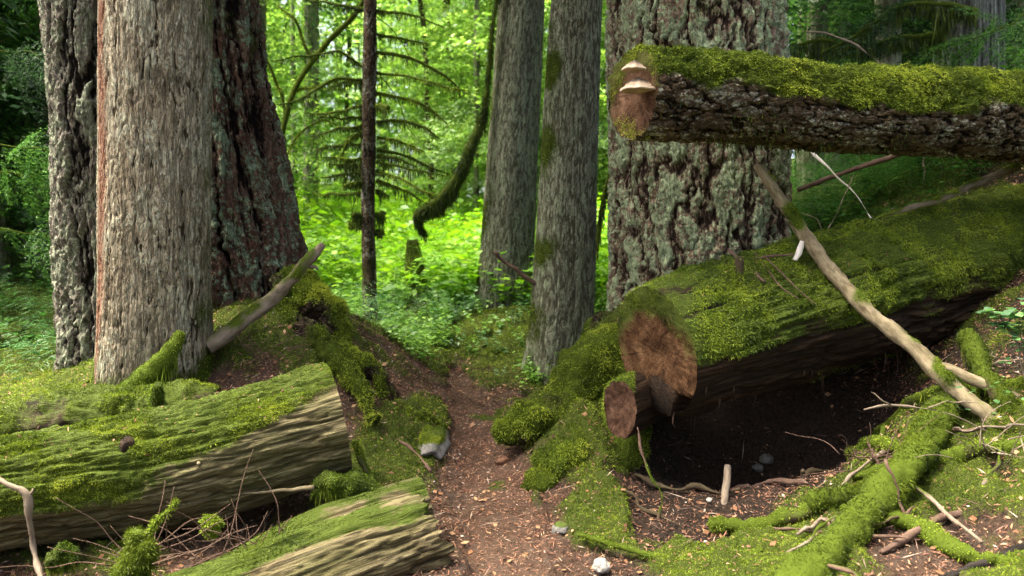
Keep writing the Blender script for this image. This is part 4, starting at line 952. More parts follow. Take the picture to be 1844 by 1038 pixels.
# thin dead tangle below the left log
R = np.random.default_rng(9)
def tangle(name, label, origin_px, d, n, spreadx, H, mat, seed):
    R = np.random.default_rng(seed); V, A, B_, o, q4, q3 = [], [], [], 0, [], []
    for i in range(n):
        b = at(origin_px[0]+R.normal(0, spreadx*.35), origin_px[1]+R.normal(0, 12), d+R.normal(0, .08))
        dirv = np.array([R.normal(0, .8), R.normal(-.1, .3), abs(R.normal(.5, .35))]); dirv /= np.linalg.norm(dirv); l = H*(.35+.8*R.random())
        p = [b]; 
        for k in range(4): dirv = dirv+R.normal(0, .22, 3); dirv /= np.linalg.norm(dirv); p.append(p[-1]+dirv*l/4)
        tt_ = tube(np.array(p), [.0032, .0028, .0022, .0018, .001], 5, .03)
        V.append(tt_['v']); B_.append(tt_['bk']); q4.append(tt_['q']+o); q3.append(tt_['t']+o); o += len(tt_['v'])
    v = np.vstack(V); single(name, label, 'twigs', v, [np.vstack(q4), np.vstack(q3)], mat, {'bk': np.vstack(B_), 'moss': np.zeros(o), 'h': np.zeros(o)})
tangle('dead_twig_tangle', 'tangle of thin dead twigs sprouting under the left log at the bottom of the view', (300, 1010), 3.25, 24, 120, .42, M_twig, 3)
tangle('dead_twig_tangle', 'thin dead twigs below the mossy clump of the left log, above the split log', (470, 985), 3.45, 16, 90, .30, M_twig, 4)
tangle('dead_twig_tangle', 'sparse bare twigs growing over the right bank beneath the bright leaves', (1790, 820), 3.6, 18, 90, .42, M_twiggrey, 5)
tangle('dead_twig_tangle', 'brown twig litter in the shade below the pale forked twig on the right bank', (1560, 830), 3.9, 26, 90, .30, M_twig, 6)
tangle('dead_twig_tangle', 'thin bare twigs at the root of the red-barked tree below the slanted branch', (480, 640), 5.0, 18, 70, .30, M_twig, 8)
# mossy lumps at lower left
def mossy_lump(name, label, c, r, squash=1., n=5000, seed=1, stem=None, mat=None):
    T = Thing(name, label, 'moss clump', c)
    m = 24; th_ = np.linspace(0, PI, m); ph_ = np.arange(36)/36*2*PI
    d = np.stack([np.sin(th_)[:, None]*np.cos(ph_), np.sin(th_)[:, None]*np.sin(ph_), np.repeat(np.cos(th_)[:, None], 36, 1)], -1).reshape(-1, 3)
    v = c+d*r*[1, 1, squash]*(1+.75*fbm(d*2.0+seed, 4, seed))[:, None]
    i = np.arange(m-1)[:, None]*36; j = np.arange(36)[None]; q = np.stack([i+j, i+36+j, i+36+(j+1) % 36, i+(j+1) % 36], -1).reshape(-1, 4)
    t = dict(v=v, q=q, d=d, t=np.zeros((0, 3), int), bk=v, h=np.full(len(v), .5), s=np.zeros(len(v)))
    T.add('core', v, q, M_rotwood, mk(t, np.ones(len(v))))
    moss_on(T, t, np.ones(len(v)), n, .018, .0032, mat or M_moss, None, .7, .2)
    hang_moss(T, t, int(n*.06), r*1.3, .005, mat or M_moss)
    return T
mossy_lump('moss_ball', 'dark round moss ball under the left log at the bottom left', at(112, 1003, 3.3), .055, .8, 4000, 2)
mossy_lump('moss_ball', 'small moss ball hanging from twigs below the middle of the left log', at(380, 948, 3.5), .036, 1.2, 2500, 3)
stick('mossy_snag', 'moss-wrapped snag poking up at the bottom edge among the twig tangle', 'branch', line(3.15, (215, 1075), (243, 1015), (250, 985), (258, 958)), [.055, .040, .030, .012], M_branch, 20, .012, .95, 5000, .02, 350, 35, M_mossm)
stick('mossy_snag', 'leaning mossy twig rising beside the moss-wrapped snag at the bottom', 'branch', line(3.2, (258, 975), (285, 935), (318, 905)), [.014, .010, .006], M_pale, 8, .015, .5, 900, .006, 0, 36)

# rocks
def rock(name, label, c, size, mat, seed, cat='rock', ny_=20):
    m = ny_; n = m*2; th_ = np.linspace(0, PI, m); ph_ = np.arange(n)/n*2*PI
    d = np.stack([np.sin(th_)[:, None]*np.cos(ph_), np.sin(th_)[:, None]*np.sin(ph_), np.repeat(np.cos(th_)[:, None], n, 1)], -1).reshape(-1, 3)
    f1, f2, _ = voro(d*1.3+seed*3.1, seed)
    v = c+d*np.array(size)*(.72+.45*f1+.12*fbm(d*3+seed, 3, seed))[:, None]
    i = np.arange(m-1)[:, None]*n; j = np.arange(n)[None]; q = np.stack([i+j, i+n+j, i+n+(j+1) % n, i+(j+1) % n], -1).reshape(-1, 4)
    T = Thing(name, label, cat, c)
    mo = np.clip((d[:, 2]+.5*fbm(v*12, 3, 3)-.25)*1.6, 0, 1)
    t = dict(v=v, q=q, d=d, t=np.zeros((0, 3), int), bk=v, h=np.full(len(v), .5), s=np.zeros(len(v)))
    T.add('stone', v, q, mat, mk(t, mo if mat is M_stone else mo*0)); return T, t, mo
def rock_mat(name, a, b):
    g = G(name); o = g.n('ShaderNodeTexCoord').outputs['Object']; n = g.noise(o, 18, 6, .7); n2 = g.noise(o, 90, 3, .6)
    col = g.mix(g.ramp(n, (.35, 0.), (.65, 1.)), a, b)
    col = g.mix(g.ramp(g.attr('moss'), (.35, 0.), (.6, 1.)), col, g.mix(n2, *MOSS_UNDER))
    return g.finish(col, .85, g.bump(g.math('ADD', n, n2), .7, .012), .25)
M_stone = rock_mat('grey_granite', (.10, .095, .08), (.22, .21, .185)); M_quartz = rock_mat('pale_stone', (.17, .155, .125), (.40, .38, .33))
M_dstone = rock_mat('dark_stone', (.05, .05, .045), (.15, .15, .13)); M_chunk = rock_mat('rotten_chunk', (.05, .025, .015), (.20, .10, .055))
T_, t_, mo_ = rock('boulder', 'grey granite boulder with a mossy back at the left edge of the path', at(782, 800, 4.95)+[-.02, .14, -.03], (.105, .28, .10), M_stone, 3, ny_=30)
moss_on(T_, t_, sstep(.35, .6, mo_), 9000, .016, .0034, M_mossy)
rock('white_stone', 'largest white stone, half sunk in the moss at the bottom right of the path', at(1083, 1020, 3.45), (.04, .035, .035), M_quartz, 5)
rock('white_stone', 'rounded white pebble on the soil right of the path below the mossy roots', at(1017, 904, 4.35), (.032, .03, .022), M_quartz, 6)
for i, (px, py, d, s, lab, m) in enumerate([(1380, 835, 4.75, .05, 'pale stone deep in the hollow under the huge log, the higher of two', M_dstone), (1365, 852, 4.7, .04, 'pale stone deep in the hollow under the huge log, the lower of two', M_dstone),
        (905, 835, 5.0, .05, 'reddish rotten wood chunk with a mossy cap at the right edge of the path', M_chunk),
        (1010, 960, 3.9, .05, 'tan stone beside the mossy tuft at the lower right edge of the path', M_stone), (1277, 905, 4.2, .018, 'tiny white pebble on the dark soil left of the upright stake', M_quartz),
        (1262, 1026, 3.42, .022, 'tiny grey chip of stone at the bottom edge right of the path', M_quartz), (872, 800, 5.3, .016, 'small red-brown wood crumb on the path by the green tuft', M_chunk)]):
    for dd in np.arange(3.0, 6.5, .02):          # distance at which this spot of ground lies
        q = at(px, py, dd)
        if q[2] <= gz(q[0], q[1])[0]: d = dd; break
    p = at(px, py, d); p[2] = gz(p[0], p[1])[0]+(.2*s if m is not M_dstone else +.30*s)
    rock('stone' if m is not M_chunk else 'wood_chunk', lab, p, (s, s*.9, s*.7), m, 20+i, 'stone' if m is not M_chunk else 'wood chunk', 14)
print('sticks', round(time.time()-T0, 1))

# ================================================================== mid distance: snag, stump, mossy ledge
def place(px, py, d): p = at(px, py, d); p[2] = gz(p[0], p[1])[0]; return p
SB = at(667, 600, 9.0)
SN = Thing('dead_snag', 'thin dead snag with many drooping moss-draped branches standing among the ferns', 'tree', SB)
t = tube(np.vstack([SB-[0, 0, .4], line(9.0, (667, 600), (663, 350), (667, 0), (672, -500), (678, -1000))]), [.09, .085, .08, .072, .055, .03], 28, .02, disp=relief_flaky(.008, 77, 30))
SN.add('trunk', t['v'], facesof(t), M_darkbark, mk(t, np.clip(.5*nz(t['v'], 4)+.3*sstep(2.0, 0.5, t['v'][:, 2]), 0, 1)))
BR = [[(655, 190), (600, 203), (545, 205)], [(655, 122), (610, 95), (560, 100), (495, 110)], [(678, 95), (740, 105), (790, 130), (830, 162)], [(678, 132), (740, 140), (800, 158), (845, 165)],
      [(678, 220), (720, 218), (765, 232), (792, 250)], [(678, 270), (720, 278), (770, 300), (812, 316)], [(678, 308), (720, 322), (765, 345), (795, 352)], [(655, 347), (610, 350), (562, 350)],
      [(678, 343), (690, 348), (702, 354)], [(655, 287), (620, 288), (580, 284)], [(655, 300), (625, 300), (590, 296)], [(655, 211), (615, 213), (570, 209)], [(655, 240), (628, 252), (612, 285)],
      [(655, 18), (600, 8), (545, -2)], [(678, 20), (740, 28), (800, 52)], [(678, 62), (730, 72), (772, 80)], [(650, 388), (636, 387)], [(678, 388), (692, 384)], [(652, 404), (630, 405)], [(680, 418), (690, 417)],
      [(655, 150), (625, 148), (590, 160)], [(655, 145), (600, 145), (540, 180), (500, 188)], [(678, 190), (700, 192)], [(678, 292), (740, 305), (800, 318)], [(655, 320), (640, 360), (628, 405)], [(655, 300), (645, 350), (640, 390)], [(678, 128), (716, 175), (735, 230), (770, 270)], [(678, 30), (712, 60), (740, 110), (760, 160)]]
BR[20:20] = [[(655, 262), (610, 262), (565, 272)], [(678, 248), (720, 256), (765, 275)], [(655, 312), (610, 316), (575, 322)], [(678, 325), (725, 342), (770, 368)], [(655, 330), (620, 334)], [(678, 282), (712, 286), (750, 300)], [(655, 228), (610, 232), (560, 246)], [(678, 168), (730, 178), (780, 200), (805, 222)]]
R = np.random.default_rng(21)
for i, b in enumerate(BR):
    dd = 9+R.normal(0, .35)
    P = np.array([at(q[0], q[1], 9+(dd-9)*k/max(1, len(b)-1)) for k, q in enumerate(b)])
    short = len(b) == 2; r0 = .030 if short else .015+.008*R.random()
    thin = i >= 32
    if thin: r0 = .006
    t = tube(P, [r0]+[r0*.75]*(len(b)-2)+[r0*(.8 if short else .3)], 8, .03, wig=.012, seed=i)
    o = SN.add('branch', t['v'], facesof(t), M_branch, mk(t, np.full(len(t['v']), .9)))
    if not thin:
        moss_on(SN, t, np.ones(len(t['v'])), 480 if not short else 350, .036, .007, M_moss if i % 3 == 0 else M_mossd, o, .9, .5)
        hang_moss(SN, t, 110, .15, .008, M_mossd, o)
# vine maple left of the snag
VB = place(505, 420, 9.2)
VM = Thing('vine_maple', 'curving pale mossy sapling stems arching left of the dead snag', 'sapling', VB)
for i, (b, r0) in enumerate([([(500, 430), (505, 300), (512, 225), (535, 150), (590, 75), (640, 25), (670, -30)], .04), ([(515, 215), (505, 170), (490, 130), (470, 90)], .02), ([(530, 165), (590, 150), (620, 140)], .014), ([(560, 105), (530, 40), (500, 10)], .018), ([(508, 300), (540, 240), (580, 220), (610, 225)], .014)]):
    t = tube(line(9.2, *b), [r0]+[r0*.8]*(len(b)-2)+[r0*.4], 10, .03, wig=.02, seed=i)
    o = VM.add('stem', t['v'], facesof(t), M_branch, mk(t, np.ones(len(t['v'])))); moss_on(VM, t, np.ones(len(t['v'])), 1400 if i == 0 else 500, .03, .008, M_moss, o, .9, .3)
# broken stump post in the ferns
t = tube(line(10.6, (756, 610), (752, 545), (746, 485), (741, 432)), [.23, .19, .13, .05], 60, .02, disp=relief_wood(.04, 81, .05, 18, .05))
ST = Thing('broken_stump', 'tall pale mossy stump tapering to a broken tip among the bright ferns', 'stump', at(752, 590, 10.6))
mo = np.clip(.45+nz(t['v'], 3)*1.2, 0, 1); ST.add('trunk', t['v'], facesof(t), M_oldwood, mk(t, mo)); moss_on(ST, t, sstep(.35, .7, mo), 6000, .03, .008, M_moss)
# small red stump and mossy ledge log
t = tube(line(9.0, (882, 618), (882, 595), (884, 566)), [.075, .07, .055], 40, .012, disp=relief_wood(.03, 82, .02))
ST = Thing('small_stump', 'small reddish broken stump in front of the smooth grey trunk', 'stump', at(882, 606, 9.))
ST.add('trunk', t['v'], facesof(t), wood_mat('red_rotten_wood', (.03, .012, .008), (.13, .045, .025), (.24, .13, .09)), mk(t, np.clip(nz(t['v'], 6)-.1, 0, 1)))
def mlog(label, P, rad, n, seed, name='mossy_log'):
    T = Thing(name, label, 'log', P[0]); t = tube(P, rad, 36, .02, disp=lambda bk, S, A, R, P, d: (.05*fbm(P*5, 3, seed)+.02*fbm(P*16, 2, seed), np.full(len(S), .4, np.float32)))
    mo = np.clip(.8+.8*nz(t['v'], 3), 0, 1); T.add('trunk', t['v'], facesof(t), M_rotwood, mk(t, mo)); moss_on(T, t, sstep(.3, .6, mo), n, .024, .0055, M_mossy, None, .8, .2); return T
mlog('narrow mossy log slanting down to the path before the small red stump', line(8.3, (835, 672, 7.9), (885, 640, 8.2), (950, 602, 8.6)), [.05, .075, .08], 9000, 3)
mlog('flat mossy log lying across the foot of the smooth grey trunk', line(9.3, (800, 602, 9.2), (860, 585, 9.3), (960, 575, 9.4)), [.10, .15, .15], 12000, 4)
mlog('mossy log lying in the shade of the left forest behind the grey tree', line(9.5, (-120, 545, 9.5), (40, 548, 9.5), (130, 575, 9.3)), [.2, .22, .2], 8000, 5)
mossy_lump('mossy_stump', 'round moss-covered stump in the dark left forest at the edge of the view', at(28, 612, 8.0), .17, .9, 5000, 6, mat=M_moss)
print('mid', round(time.time()-T0, 1))

# ================================================================== plants
R = np.random.default_rng(33)
def ground_at(P): P[:, 2] = gz(P[:, 0], P[:, 1], False); return P
fern_me = [mesh_data('sword_fern', *(lambda p: (p[0], p[1], {'var': p[2]}))(FERN[k]), [M_fern], False) for k in range(3)]
def fern(px, py, d, s, label, group=None, k=0):
    o = link('sword_fern', fern_me[k % 3]); p = at(px, py, d); p[2] = gz(p[0], p[1])[0]-.02
    o.location = p; o.rotation_euler = (0, 0, R.random()*6); o.scale = (s, s, s); tag(o, label, 'fern', group)
G1 = 'ferns at the foot of the thin dead snag'
for i, (px, d, s) in enumerate([(625, 7.6, .75), (655, 7.9, .7), (690, 8.2, .65), (612, 8.4, .85), (590, 7.8, .8), (640, 8.8, .9), (705, 8.9, .8), (600, 9.4, 1.), (730, 9.6, .9), (700, 7.5, .5), (668, 7.2, .5), (760, 8.3, .6), (795, 8.9, .6), (740, 7.9, .5), (820, 9.4, .7), (1100, 8.2, .6), (775, 9.5, .8)]):
    fern(px, 0, d, s, 'sword fern growing in the hollow beyond the red-barked tree, around the thin snag', G1, i)
G2 = 'ferns on the shaded forest floor at far left'
for i, (px, d, s) in enumerate([(20, 6.6, .9), (70, 7.0, .9), (105, 6.5, .8), (40, 7.6, 1.1), (90, 8.2, 1.1), (5, 8.4, 1.2), (60, 9.2, 1.2), (110, 7.6, 1.)]):
    fern(px, 0, d, s, 'fern on the shaded forest floor left of the grey furrowed tree', G2, i)
for i, (px, d, s) in enumerate([(1440, 7.5, .8), (1520, 8.0, .9), (1600, 8.2, .9), (1480, 9, 1.)]):
    fern(px, 0, d, s, 'fern behind the huge log, below the overhanging log', 'ferns behind the huge log', i)
herb_me = [mesh_data('leafy_plant', HERB[k][0], HERB[k][1], {'var': HERB[k][2]}, [M_herb], False) for k in range(3)]
def herb(px, d, s, label, group=None, k=0, z=None):
    o = link('leafy_plant', herb_me[k % 3]); p = at(px, 0, d); p[2] = gz(p[0], p[1])[0]-.01 if z is None else z
    o.location = p; o.rotation_euler = (0, 0, R.random()*6); o.scale = (s, s, s); tag(o, label, 'plant', group)
for i, (px, d, s) in enumerate([(880, 8.0, .55), (900, 7.8, .5), (760, 8.2, .6), (790, 8.6, .7), (720, 7.7, .5), (830, 8.9, .6), (850, 9.2, .7), (745, 7.4, .4), (925, 8.8, .6), (700, 8.1, .6), (775, 9.2, .8), (810, 7.9, .45), (900, 7.3, .3), (1090, 8.5, .6)]):
    herb(px, d, s, 'low leafy plant with oval leaves beside the mossy end of the path', 'leafy plants around the end of the path', i)
# bright leafy shrub at right
hb = at(1835, 640, 3.85)
SH = Thing('leafy_shrub', 'small shrub with bright oval leaves at the right edge above the bank', 'shrub', hb)
stems = [[(1850, 700), (1830, 620), (1800, 570), (1770, 560)], [(1850, 690), (1840, 610), (1835, 560)], [(1850, 640), (1815, 590), (1790, 582)], [(1860, 650), (1862, 590), (1850, 540)]]
R2 = np.random.default_rng(4); LV = []
for b in stems:
    P = line(3.85, *b); t = tube(P, [.005]+[.0035]*(len(b)-2)+[.002], 6, .02, wig=.006); SH.add('stem', t['v'], facesof(t), M_twiggrey, mk(t, np.zeros(len(t['v']))))
    D = spline(P)[20:]
    for k in range(34):
        q = D[R2.integers(len(D))]; a = R2.random()*2*PI; d = np.array([math.cos(a), math.sin(a)*.8, R2.normal(.0, .25)]); l = .04+.04*R2.random()
        s = np.array([-math.sin(a), math.cos(a), R2.normal(0, .3)])*l*.33; LV.append(np.array([q, q+d*l*.4+s, q+d*l, q+d*l*.4-s]))
LVv = np.vstack(LV); SH.add('leaves', LVv, np.arange(len(LVv)).reshape(-1, 4), M_herb, {'var': np.repeat(R2.random(len(LVv)//4), 4)}, smooth=False)
LV = []
for c in [(1790, 735), (1800, 850), (1770, 800), (1830, 660), (1760, 690), (1810, 700)]:
    for k in range(6):
        q = at(c[0]+R2.normal(0, 16), c[1]+R2.normal(0, 10), 3.75+R2.normal(0, .05)); a = R2.random()*6.28; d = np.array([math.cos(a), math.sin(a), R2.normal(0, .25)]); l = .025+.02*R2.random()
        s = np.array([-math.sin(a), math.cos(a), R2.normal(0, .3)])*l*.35; LV.append(np.array([q, q+d*l*.4+s, q+d*l, q+d*l*.4-s]))
LVv = np.vstack(LV); SH.add('leaves', LVv, np.arange(len(LVv)).reshape(-1, 4), M_herb, {'var': np.repeat(R2.random(len(LVv)//4), 4)}, smooth=False)
# little fern frond cluster by the big log top
# ---- undergrowth of the clearing
def frustum_pts(n, y0, y1, lo, hi, pw=1.0):
    y = y0+(y1-y0)*R.random(n)**pw; px = lo+(hi-lo)*R.random(n); x = (px-922)/F*y
    ok = ~((np.abs(px-750) < 30) & (y < 10.9) & (y > 9.0)) & ~((np.abs(px-885) < 75) & (y < 9.7) & (R.random(n) < .85)) & ~((np.abs(px-667) < 30) & (y < 9.1))
    y, px, x = y[ok], px[ok], x[ok]
    return ground_at(np.stack([x, y, 0*x], 1))
parts = []
P = frustum_pts(2600, 9.5, 34, 380, 1250, .9)
for k in range(3):
    s = P[k::3]; parts.append(scatter(*HERB[k], s, R.random(len(s))*6.3, (1.0+.035*s[:, 1])*(.7+.6*R.random(len(s))), R.normal(0, .1, (len(s), 2))))
P = frustum_pts(1000, 10.5, 34, 380, 1250, .9)
for k in range(3):
    s = P[k::3]; parts.append(scatter(*FERN[k], s, R.random(len(s))*6.3, (.8+.02*s[:, 1])*(.7+.6*R.random(len(s)))))
v, f, a = merge(parts)
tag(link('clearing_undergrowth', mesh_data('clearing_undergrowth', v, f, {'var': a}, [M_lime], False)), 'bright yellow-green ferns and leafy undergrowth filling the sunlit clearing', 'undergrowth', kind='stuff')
parts = []
P = np.vstack([frustum_pts(700, 6.7, 11.5, 560, 1110), frustum_pts(120, 7.6, 12, 1060, 1100)]); P = P[(np.abs(P[:, 0]+.38) > .30) | (P[:, 1] > 7.5)]
for k in range(3):
    s = P[k::3]; parts.append(scatter(*HERB[k], s, R.random(len(s))*6.3, np.where(s[:, 0] > 1.2, .34, np.where(s[:, 1] < 9, .30, .48))+.28*R.random(len(s)), R.normal(0, .1, (len(s), 2))))
v, f, a = merge(parts)
tag(link('low_herbs', mesh_data('low_herbs', v, f, {'var': a}, [M_herbl], False)), 'low green herbs on the ground between the path end and the clearing and behind the huge log', 'undergrowth', kind='stuff')
parts = []
P = np.vstack([frustum_pts(320, 5.95, 8.0, 1430, 2050), frustum_pts(260, 7.5, 20, -700, 120), frustum_pts(420, 7.2, 20, 1380, 2500)])
for k in range(3):
    s = P[k::3]; parts.append(scatter(*(FERN if k < 2 else HERB)[k], s, R.random(len(s))*6.3, np.where((s[:, 1] < 8) & (s[:, 0] > 1.2), .42, .70)+.40*R.random(len(s))))
v, f, a = merge(parts)
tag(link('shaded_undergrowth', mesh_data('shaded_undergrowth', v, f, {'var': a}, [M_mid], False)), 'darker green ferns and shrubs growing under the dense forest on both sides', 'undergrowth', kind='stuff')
print('plants', round(time.time()-T0, 1))

# ================================================================== background trees
def bg_proto(kind, seed):
    r = np.random.default_rng(seed)
    H = 17 if kind != 'maple' else 11
    rel = relief_ridge(.02, seed, 14)
    rad = .16 if kind in ('slim', 'shade') else .17 if kind == 'dark' else .07
    pts = np.array([[0, 0, -.5], [r.normal(0, .1), r.normal(0, .1), H*.35], [r.normal(0, .2), r.normal(0, .2), H*.7], [r.normal(0, .3), 0, H]])
    t = tube(pts, [rad, rad*.85, rad*.6, rad*.1], 22, .25 if kind == 'maple' else .18, disp=rel if kind != 'maple' else None, wig=.12 if kind == 'maple' else .03, seed=seed)
    if kind == 'maple':
        cs = []
        for i in range(60):
            z = 1.2+9.5*r.random(); a = r.random()*6.28; q = (.5+1.7*r.random())*min(1, (12.5-z)/5); cs.append([math.cos(a)*q, math.sin(a)*q, z])
        v, f, a = leaf_cloud(r, 14000, np.array(cs), .42, .115, .28); m = M_maple
    elif kind == 'dark':
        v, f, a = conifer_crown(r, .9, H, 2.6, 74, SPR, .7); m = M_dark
    elif kind == 'shade':
        v, f, a = conifer_crown(r, .9, H*.9, 2.3, 70, SPR, .75); m = M_mid
    elif kind == 'midc':
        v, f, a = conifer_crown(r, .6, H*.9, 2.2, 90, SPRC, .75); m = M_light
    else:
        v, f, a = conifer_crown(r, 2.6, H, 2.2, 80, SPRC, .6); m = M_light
    mt = mesh_data('trunk', t['v'], facesof(t), mk(t, np.clip(.5*nz(t['v'], 2), 0, 1)), [M_ridgy if kind != 'maple' else M_branch])
    mc = mesh_data('crown', v, f, {'var': a}, [m], False)
    return mt, mc
PROT = {k: [bg_proto(k, s) for s in ss] for k, ss in (('maple', (1, 2, 3)), ('dark', (4, 5, 6)), ('slim', (7, 8)), ('midc', (9, 10, 11)), ('shade', (12, 13)))}
def bg_tree(name, label, cat, p, proto, s, yaw, group, part='trunk'):
    e = bpy.data.objects.new(name, None); C.objects.link(e); e.location = p; e.rotation_euler = (0, 0, yaw); e.scale = (s, s, s)
    tag(e, label, cat, group); link('trunk', proto[0], e); link('crown', proto[1], e)
R = np.random.default_rng(55)
def zone(n, kind, name, label, cat, group, y0, y1, lo, hi, mind, smin, smax, avoid=None):
    pts = []
    tries = 0
    while len(pts) < n and tries < 4000:
        tries += 1
        y = y0+(y1-y0)*R.random(); px = lo+(hi-lo)*R.random(); x = (px-922)/F*y
        if avoid and avoid(px, y, x): continue
        if any((x-a)**2+(y-b)**2 < mind**2 for a, b in pts): continue
        pts.append((x, y))
    for x, y in pts:
        bg_tree(name, label, cat, np.array([x, y, gz(x, y, False)[0]]), PROT[kind][R.integers(len(PROT[kind]))], smin+(smax-smin)*R.random(), R.random()*6.28, group)
zone(20, 'maple', 'young_maple', 'young broadleaf tree with pale sunlit leaves beyond the clearing', 'tree', 'young leafy trees beyond the clearing', 17, 38, 360, 1260, 1.9, .9, 1.5, lambda px, y, x: y < 22 and 560 < px < 860)
zone(20, 'midc', 'young_conifer', 'young feathery conifer with mid-green boughs beyond the clearing', 'tree', 'young conifers beyond the clearing', 17, 36, 360, 1260, 2.4, .8, 1.2, lambda px, y, x: 600 < px < 850 and y < 27)
zone(22, 'slim', 'tall_conifer', 'tall slender conifer standing in the far forest behind the clearing', 'tree', 'tall conifers of the far forest', 24, 50, 300, 1350, 2.5, 1.1, 1.7, lambda px, y, x: 700 < px < 800)
zone(34, 'midc', 'far_conifer', 'pale green feathery conifer in the far distance beyond the clearing', 'tree', 'far pale conifers', 34, 62, 330, 1330, 2.6, 1.3, 2.2)
zone(3, 'shade', 'shade_conifer', 'mid green feathery conifer among the dark trees of the left forest', 'tree', 'feathery conifers in the left forest', 9.5, 15, -120, 110, 1.6, .6, 1.)
zone(7, 'shade', 'shade_conifer', 'mid green feathery conifer among the dark trees behind the overhanging log', 'tree', 'feathery conifers at upper right', 11.5, 19, 1430, 1844, 1.6, .7, 1.1, lambda px, y, x: 1640 < px < 1840)
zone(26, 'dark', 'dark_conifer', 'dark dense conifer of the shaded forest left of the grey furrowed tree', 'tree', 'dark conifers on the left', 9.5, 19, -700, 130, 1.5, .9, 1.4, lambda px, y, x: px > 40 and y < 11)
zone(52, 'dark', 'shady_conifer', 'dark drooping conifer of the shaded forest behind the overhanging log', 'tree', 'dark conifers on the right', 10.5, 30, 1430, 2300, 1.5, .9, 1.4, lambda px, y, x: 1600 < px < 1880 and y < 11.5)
for x, y, k in ((-2.5, -4.5, 1), (3.2, -5, 1.1), (.6, -8, 1.2), (-5.5, -2.5, 1), (6.5, -2.5, 1.1), (-4.5, -9, 1.3), (5, -10, 1.3), (-8, 2.0, 1.1), (8.5, 2.5, 1.1), (-9, -7, 1.3), (9, -8, 1.3), (0, -14, 1.4)):  # unseen trees added around the camera to cut frontal skylight
    bg_tree('skylight_block_conifer', 'unseen dense conifer added behind the viewpoint to cut frontal skylight', 'tree', np.array([x, y, gz(x, y, False)[0]]), PROT['dark'][int(abs(x*10)) % 3], k, x, 'added conifers behind the viewpoint')
# distant grey trunk left of the snag, cedar at right
big_tree('distant_trunk', 'slim grey trunk far behind the vine maple and snag', 'tree', (560, 420), (562, 0), 22, .21, .18, relief_ridge(.02, 91, 16), M_ridgy, 60, .05, H=18, seed=8)
big_tree('grey_cedar', 'wide blue-grey cedar trunk with stringy bark rising behind the overhanging log', 'tree', (1742, 420), (1745, 0), 8.6, .37, .33, relief_ridge(.012, 93, 34, .03), M_cedar, 200, .02, H=14, seed=9)
for i, (px, d, r, lab) in enumerate([(88, 12, .16, 'thin dark trunk just left of the grey furrowed tree in the shade'), (30, 15, .20, 'dark trunk near the left edge deep in the shaded forest'), (1450, 16, .17, 'dim slender trunk between the lichened fir and the cedar')]):
    big_tree('shaded_trunk', lab, 'tree', (px, 470), (px+R.normal(0, 6), 0), d, r, r*.9, relief_ridge(.015, 95+i, 18), M_ridgy, 50, .05, H=15, seed=20+i)
# moss-draped boughs reaching in from the right
def bough(name, label, P, r0, n, mat, leafmat, hang, seed):
    r = np.random.default_rng(seed); T = Thing(name, label, 'bough', P[0])
    t = tube(P, [r0]+[r0*.7]*(len(P)-2)+[r0*.25], 10, .03, wig=.03, seed=seed); T.add('stem', t['v'], facesof(t), M_branch, mk(t, np.full(len(t['v']), .8)))
    if hang: hang_moss(T, t, hang, .28, .012, M_mossd); moss_on(T, t, np.ones(len(t['v'])), 900, .04, .008, M_mossd, None, .9, .4)
    if n:
        D = spline(P); parts = []
        for i in range(n):
            q = D[int(len(D)*(.2+.78*r.random()))]; v, f, a = SPR[r.integers(3)]
            ax = D[-1]-D[0]; yaw = math.atan2(ax[1], ax[0])+r.choice([-1, 1])*(.5+.5*r.random())
            parts.append((orient(v, yaw, r.normal(-.30, .30), .45+.4*r.random(), q, r.normal(0, .7)), f, a))
        v, f, a = merge(parts); T.add('needles', v, f, leafmat, {'var': a}, smooth=False)
bough('mossy_bough', 'dark moss-draped bough reaching left beside the lichened fir trunk', line(8.2, (1700, 60), (1600, 75), (1500, 78), (1420, 80)), .035, 5, None, M_dark, 1500, 1)
bough('mossy_bough', 'dark moss-hung bough just above the overhanging log in the shade', line(8.0, (1760, 20), (1640, 5), (1560, 50), (1480, 100)), .03, 6, None, M_dark, 1200, 2)
bough('conifer_bough', 'fresh green conifer sprays hanging over the grey cedar trunk', line(7.6, (1900, 10), (1850, 30), (1800, 55), (1740, 80)), .012, 12, None, M_mid, 0, 3)
bough('conifer_bough', 'green conifer sprays at the upper left in front of the dark forest', line(7.5, (-80, 230), (0, 262), (60, 270), (110, 275)), .012, 10, None, M_mid, 0, 4)
bough('conifer_bough', 'lower lit conifer sprays left of the grey furrowed tree', line(7.6, (-60, 290), (0, 310), (60, 318), (115, 300)), .012, 10, None, M_mid, 0, 5)
bough('conifer_bough', 'drooping conifer sprays at the left edge above the mossy stump', line(7.9, (-80, 400), (0, 412), (60, 420), (110, 440)), .012, 9, None, M_mid, 0, 6)
bough('conifer_bough', 'dark conifer sprays hanging in the top left corner', line(8.2, (-80, 60), (0, 90), (60, 100), (110, 130)), .014, 12, None, M_dark, 0, 7)
bough('mossy_bough', 'mossy bough between the trunk by the path and the lichened fir', line(8.8, (1190, 250), (1130, 290), (1095, 330), (1080, 400), (1075, 450)), .03, 0, None, M_dark, 900, 8)
print('bg', round(time.time()-T0, 1))

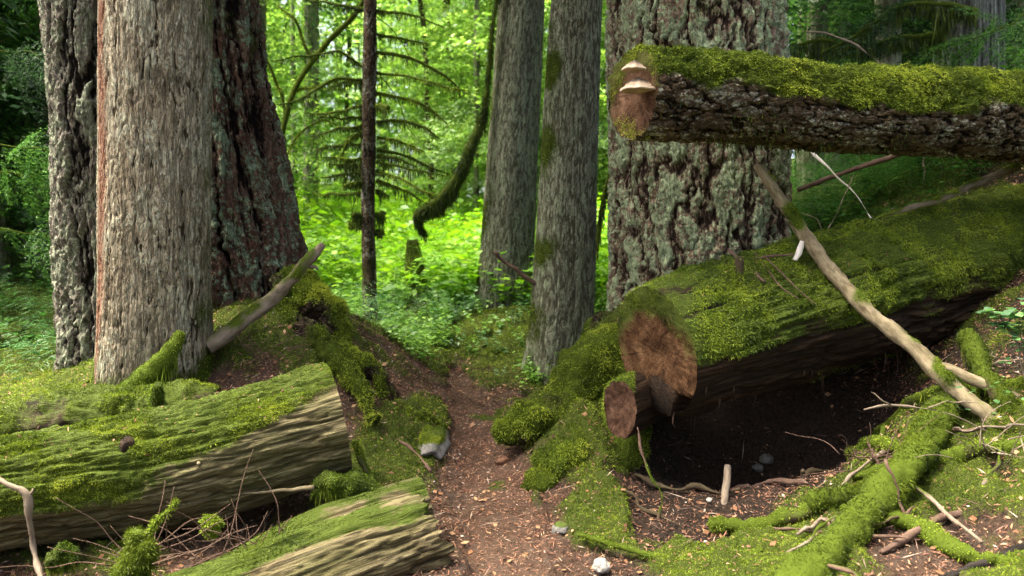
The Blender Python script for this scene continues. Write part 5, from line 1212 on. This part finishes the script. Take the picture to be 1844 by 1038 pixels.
# ================================================================== light, sky, camera
W = bpy.data.worlds.new('World'); bpy.context.scene.world = W; W.use_nodes = True
nt = W.node_tree; nt.nodes.clear()
wo = nt.nodes.new('ShaderNodeOutputWorld'); bgn = nt.nodes.new('ShaderNodeBackground'); sky = nt.nodes.new('ShaderNodeTexSky')
EL, AZ = math.radians(66), math.radians(-84)       # sun high on the left
sky.sky_type = 'NISHITA'; sky.sun_disc = False; sky.sun_elevation = EL; sky.sun_rotation = AZ; sky.air_density = .2; sky.dust_density = 5.0; sky.ozone_density = 0
bgn.inputs[1].default_value = .09
nt.links.new(sky.outputs[0], bgn.inputs[0]); nt.links.new(bgn.outputs[0], wo.inputs[0])
sl_ = bpy.data.lights.new('sun', 'SUN'); sl_.energy = 1.5; sl_.angle = math.radians(35); sl_.color = (1, .93, .77)
so = bpy.data.objects.new('sun', sl_); C.objects.link(so)
dvec = Vector((math.cos(EL)*math.sin(AZ), math.cos(EL)*math.cos(AZ), math.sin(EL)))
so.rotation_euler = dvec.to_track_quat('Z', 'Y').to_euler(); so.location = (0, 0, 30)
cam = bpy.data.cameras.new('camera'); co = bpy.data.objects.new('camera', cam); C.objects.link(co)
cam.sensor_width = 36; cam.lens = F*36/1844; co.location = (0, 0, CAMZ); co.rotation_euler = (PI/2-PITCH, 0, 0)
cam.clip_end = 1000; cam.dof.use_dof = True; cam.dof.focus_distance = 4.5; cam.dof.aperture_fstop = 2.0
s = bpy.context.scene; s.camera = co
s.view_settings.view_transform = 'Standard'; s.view_settings.look = 'None'; s.view_settings.exposure = EXPO; s.view_settings.gamma = 1
s.cycles.use_denoising = True; s.cycles.denoiser = 'OPENIMAGEDENOISE'; s.cycles.denoising_input_passes = 'RGB_ALBEDO_NORMAL'; s.cycles.denoising_prefilter = 'NONE'
s.cycles.max_bounces = 6; s.cycles.diffuse_bounces = 3; s.cycles.transmission_bounces = 3; s.cycles.glossy_bounces = 2; s.cycles.transparent_max_bounces = 4
s.cycles.sample_clamp_indirect = 4; s.cycles.use_adaptive_sampling = True; s.cycles.adaptive_threshold = .015
print('done', round(time.time()-T0, 1))
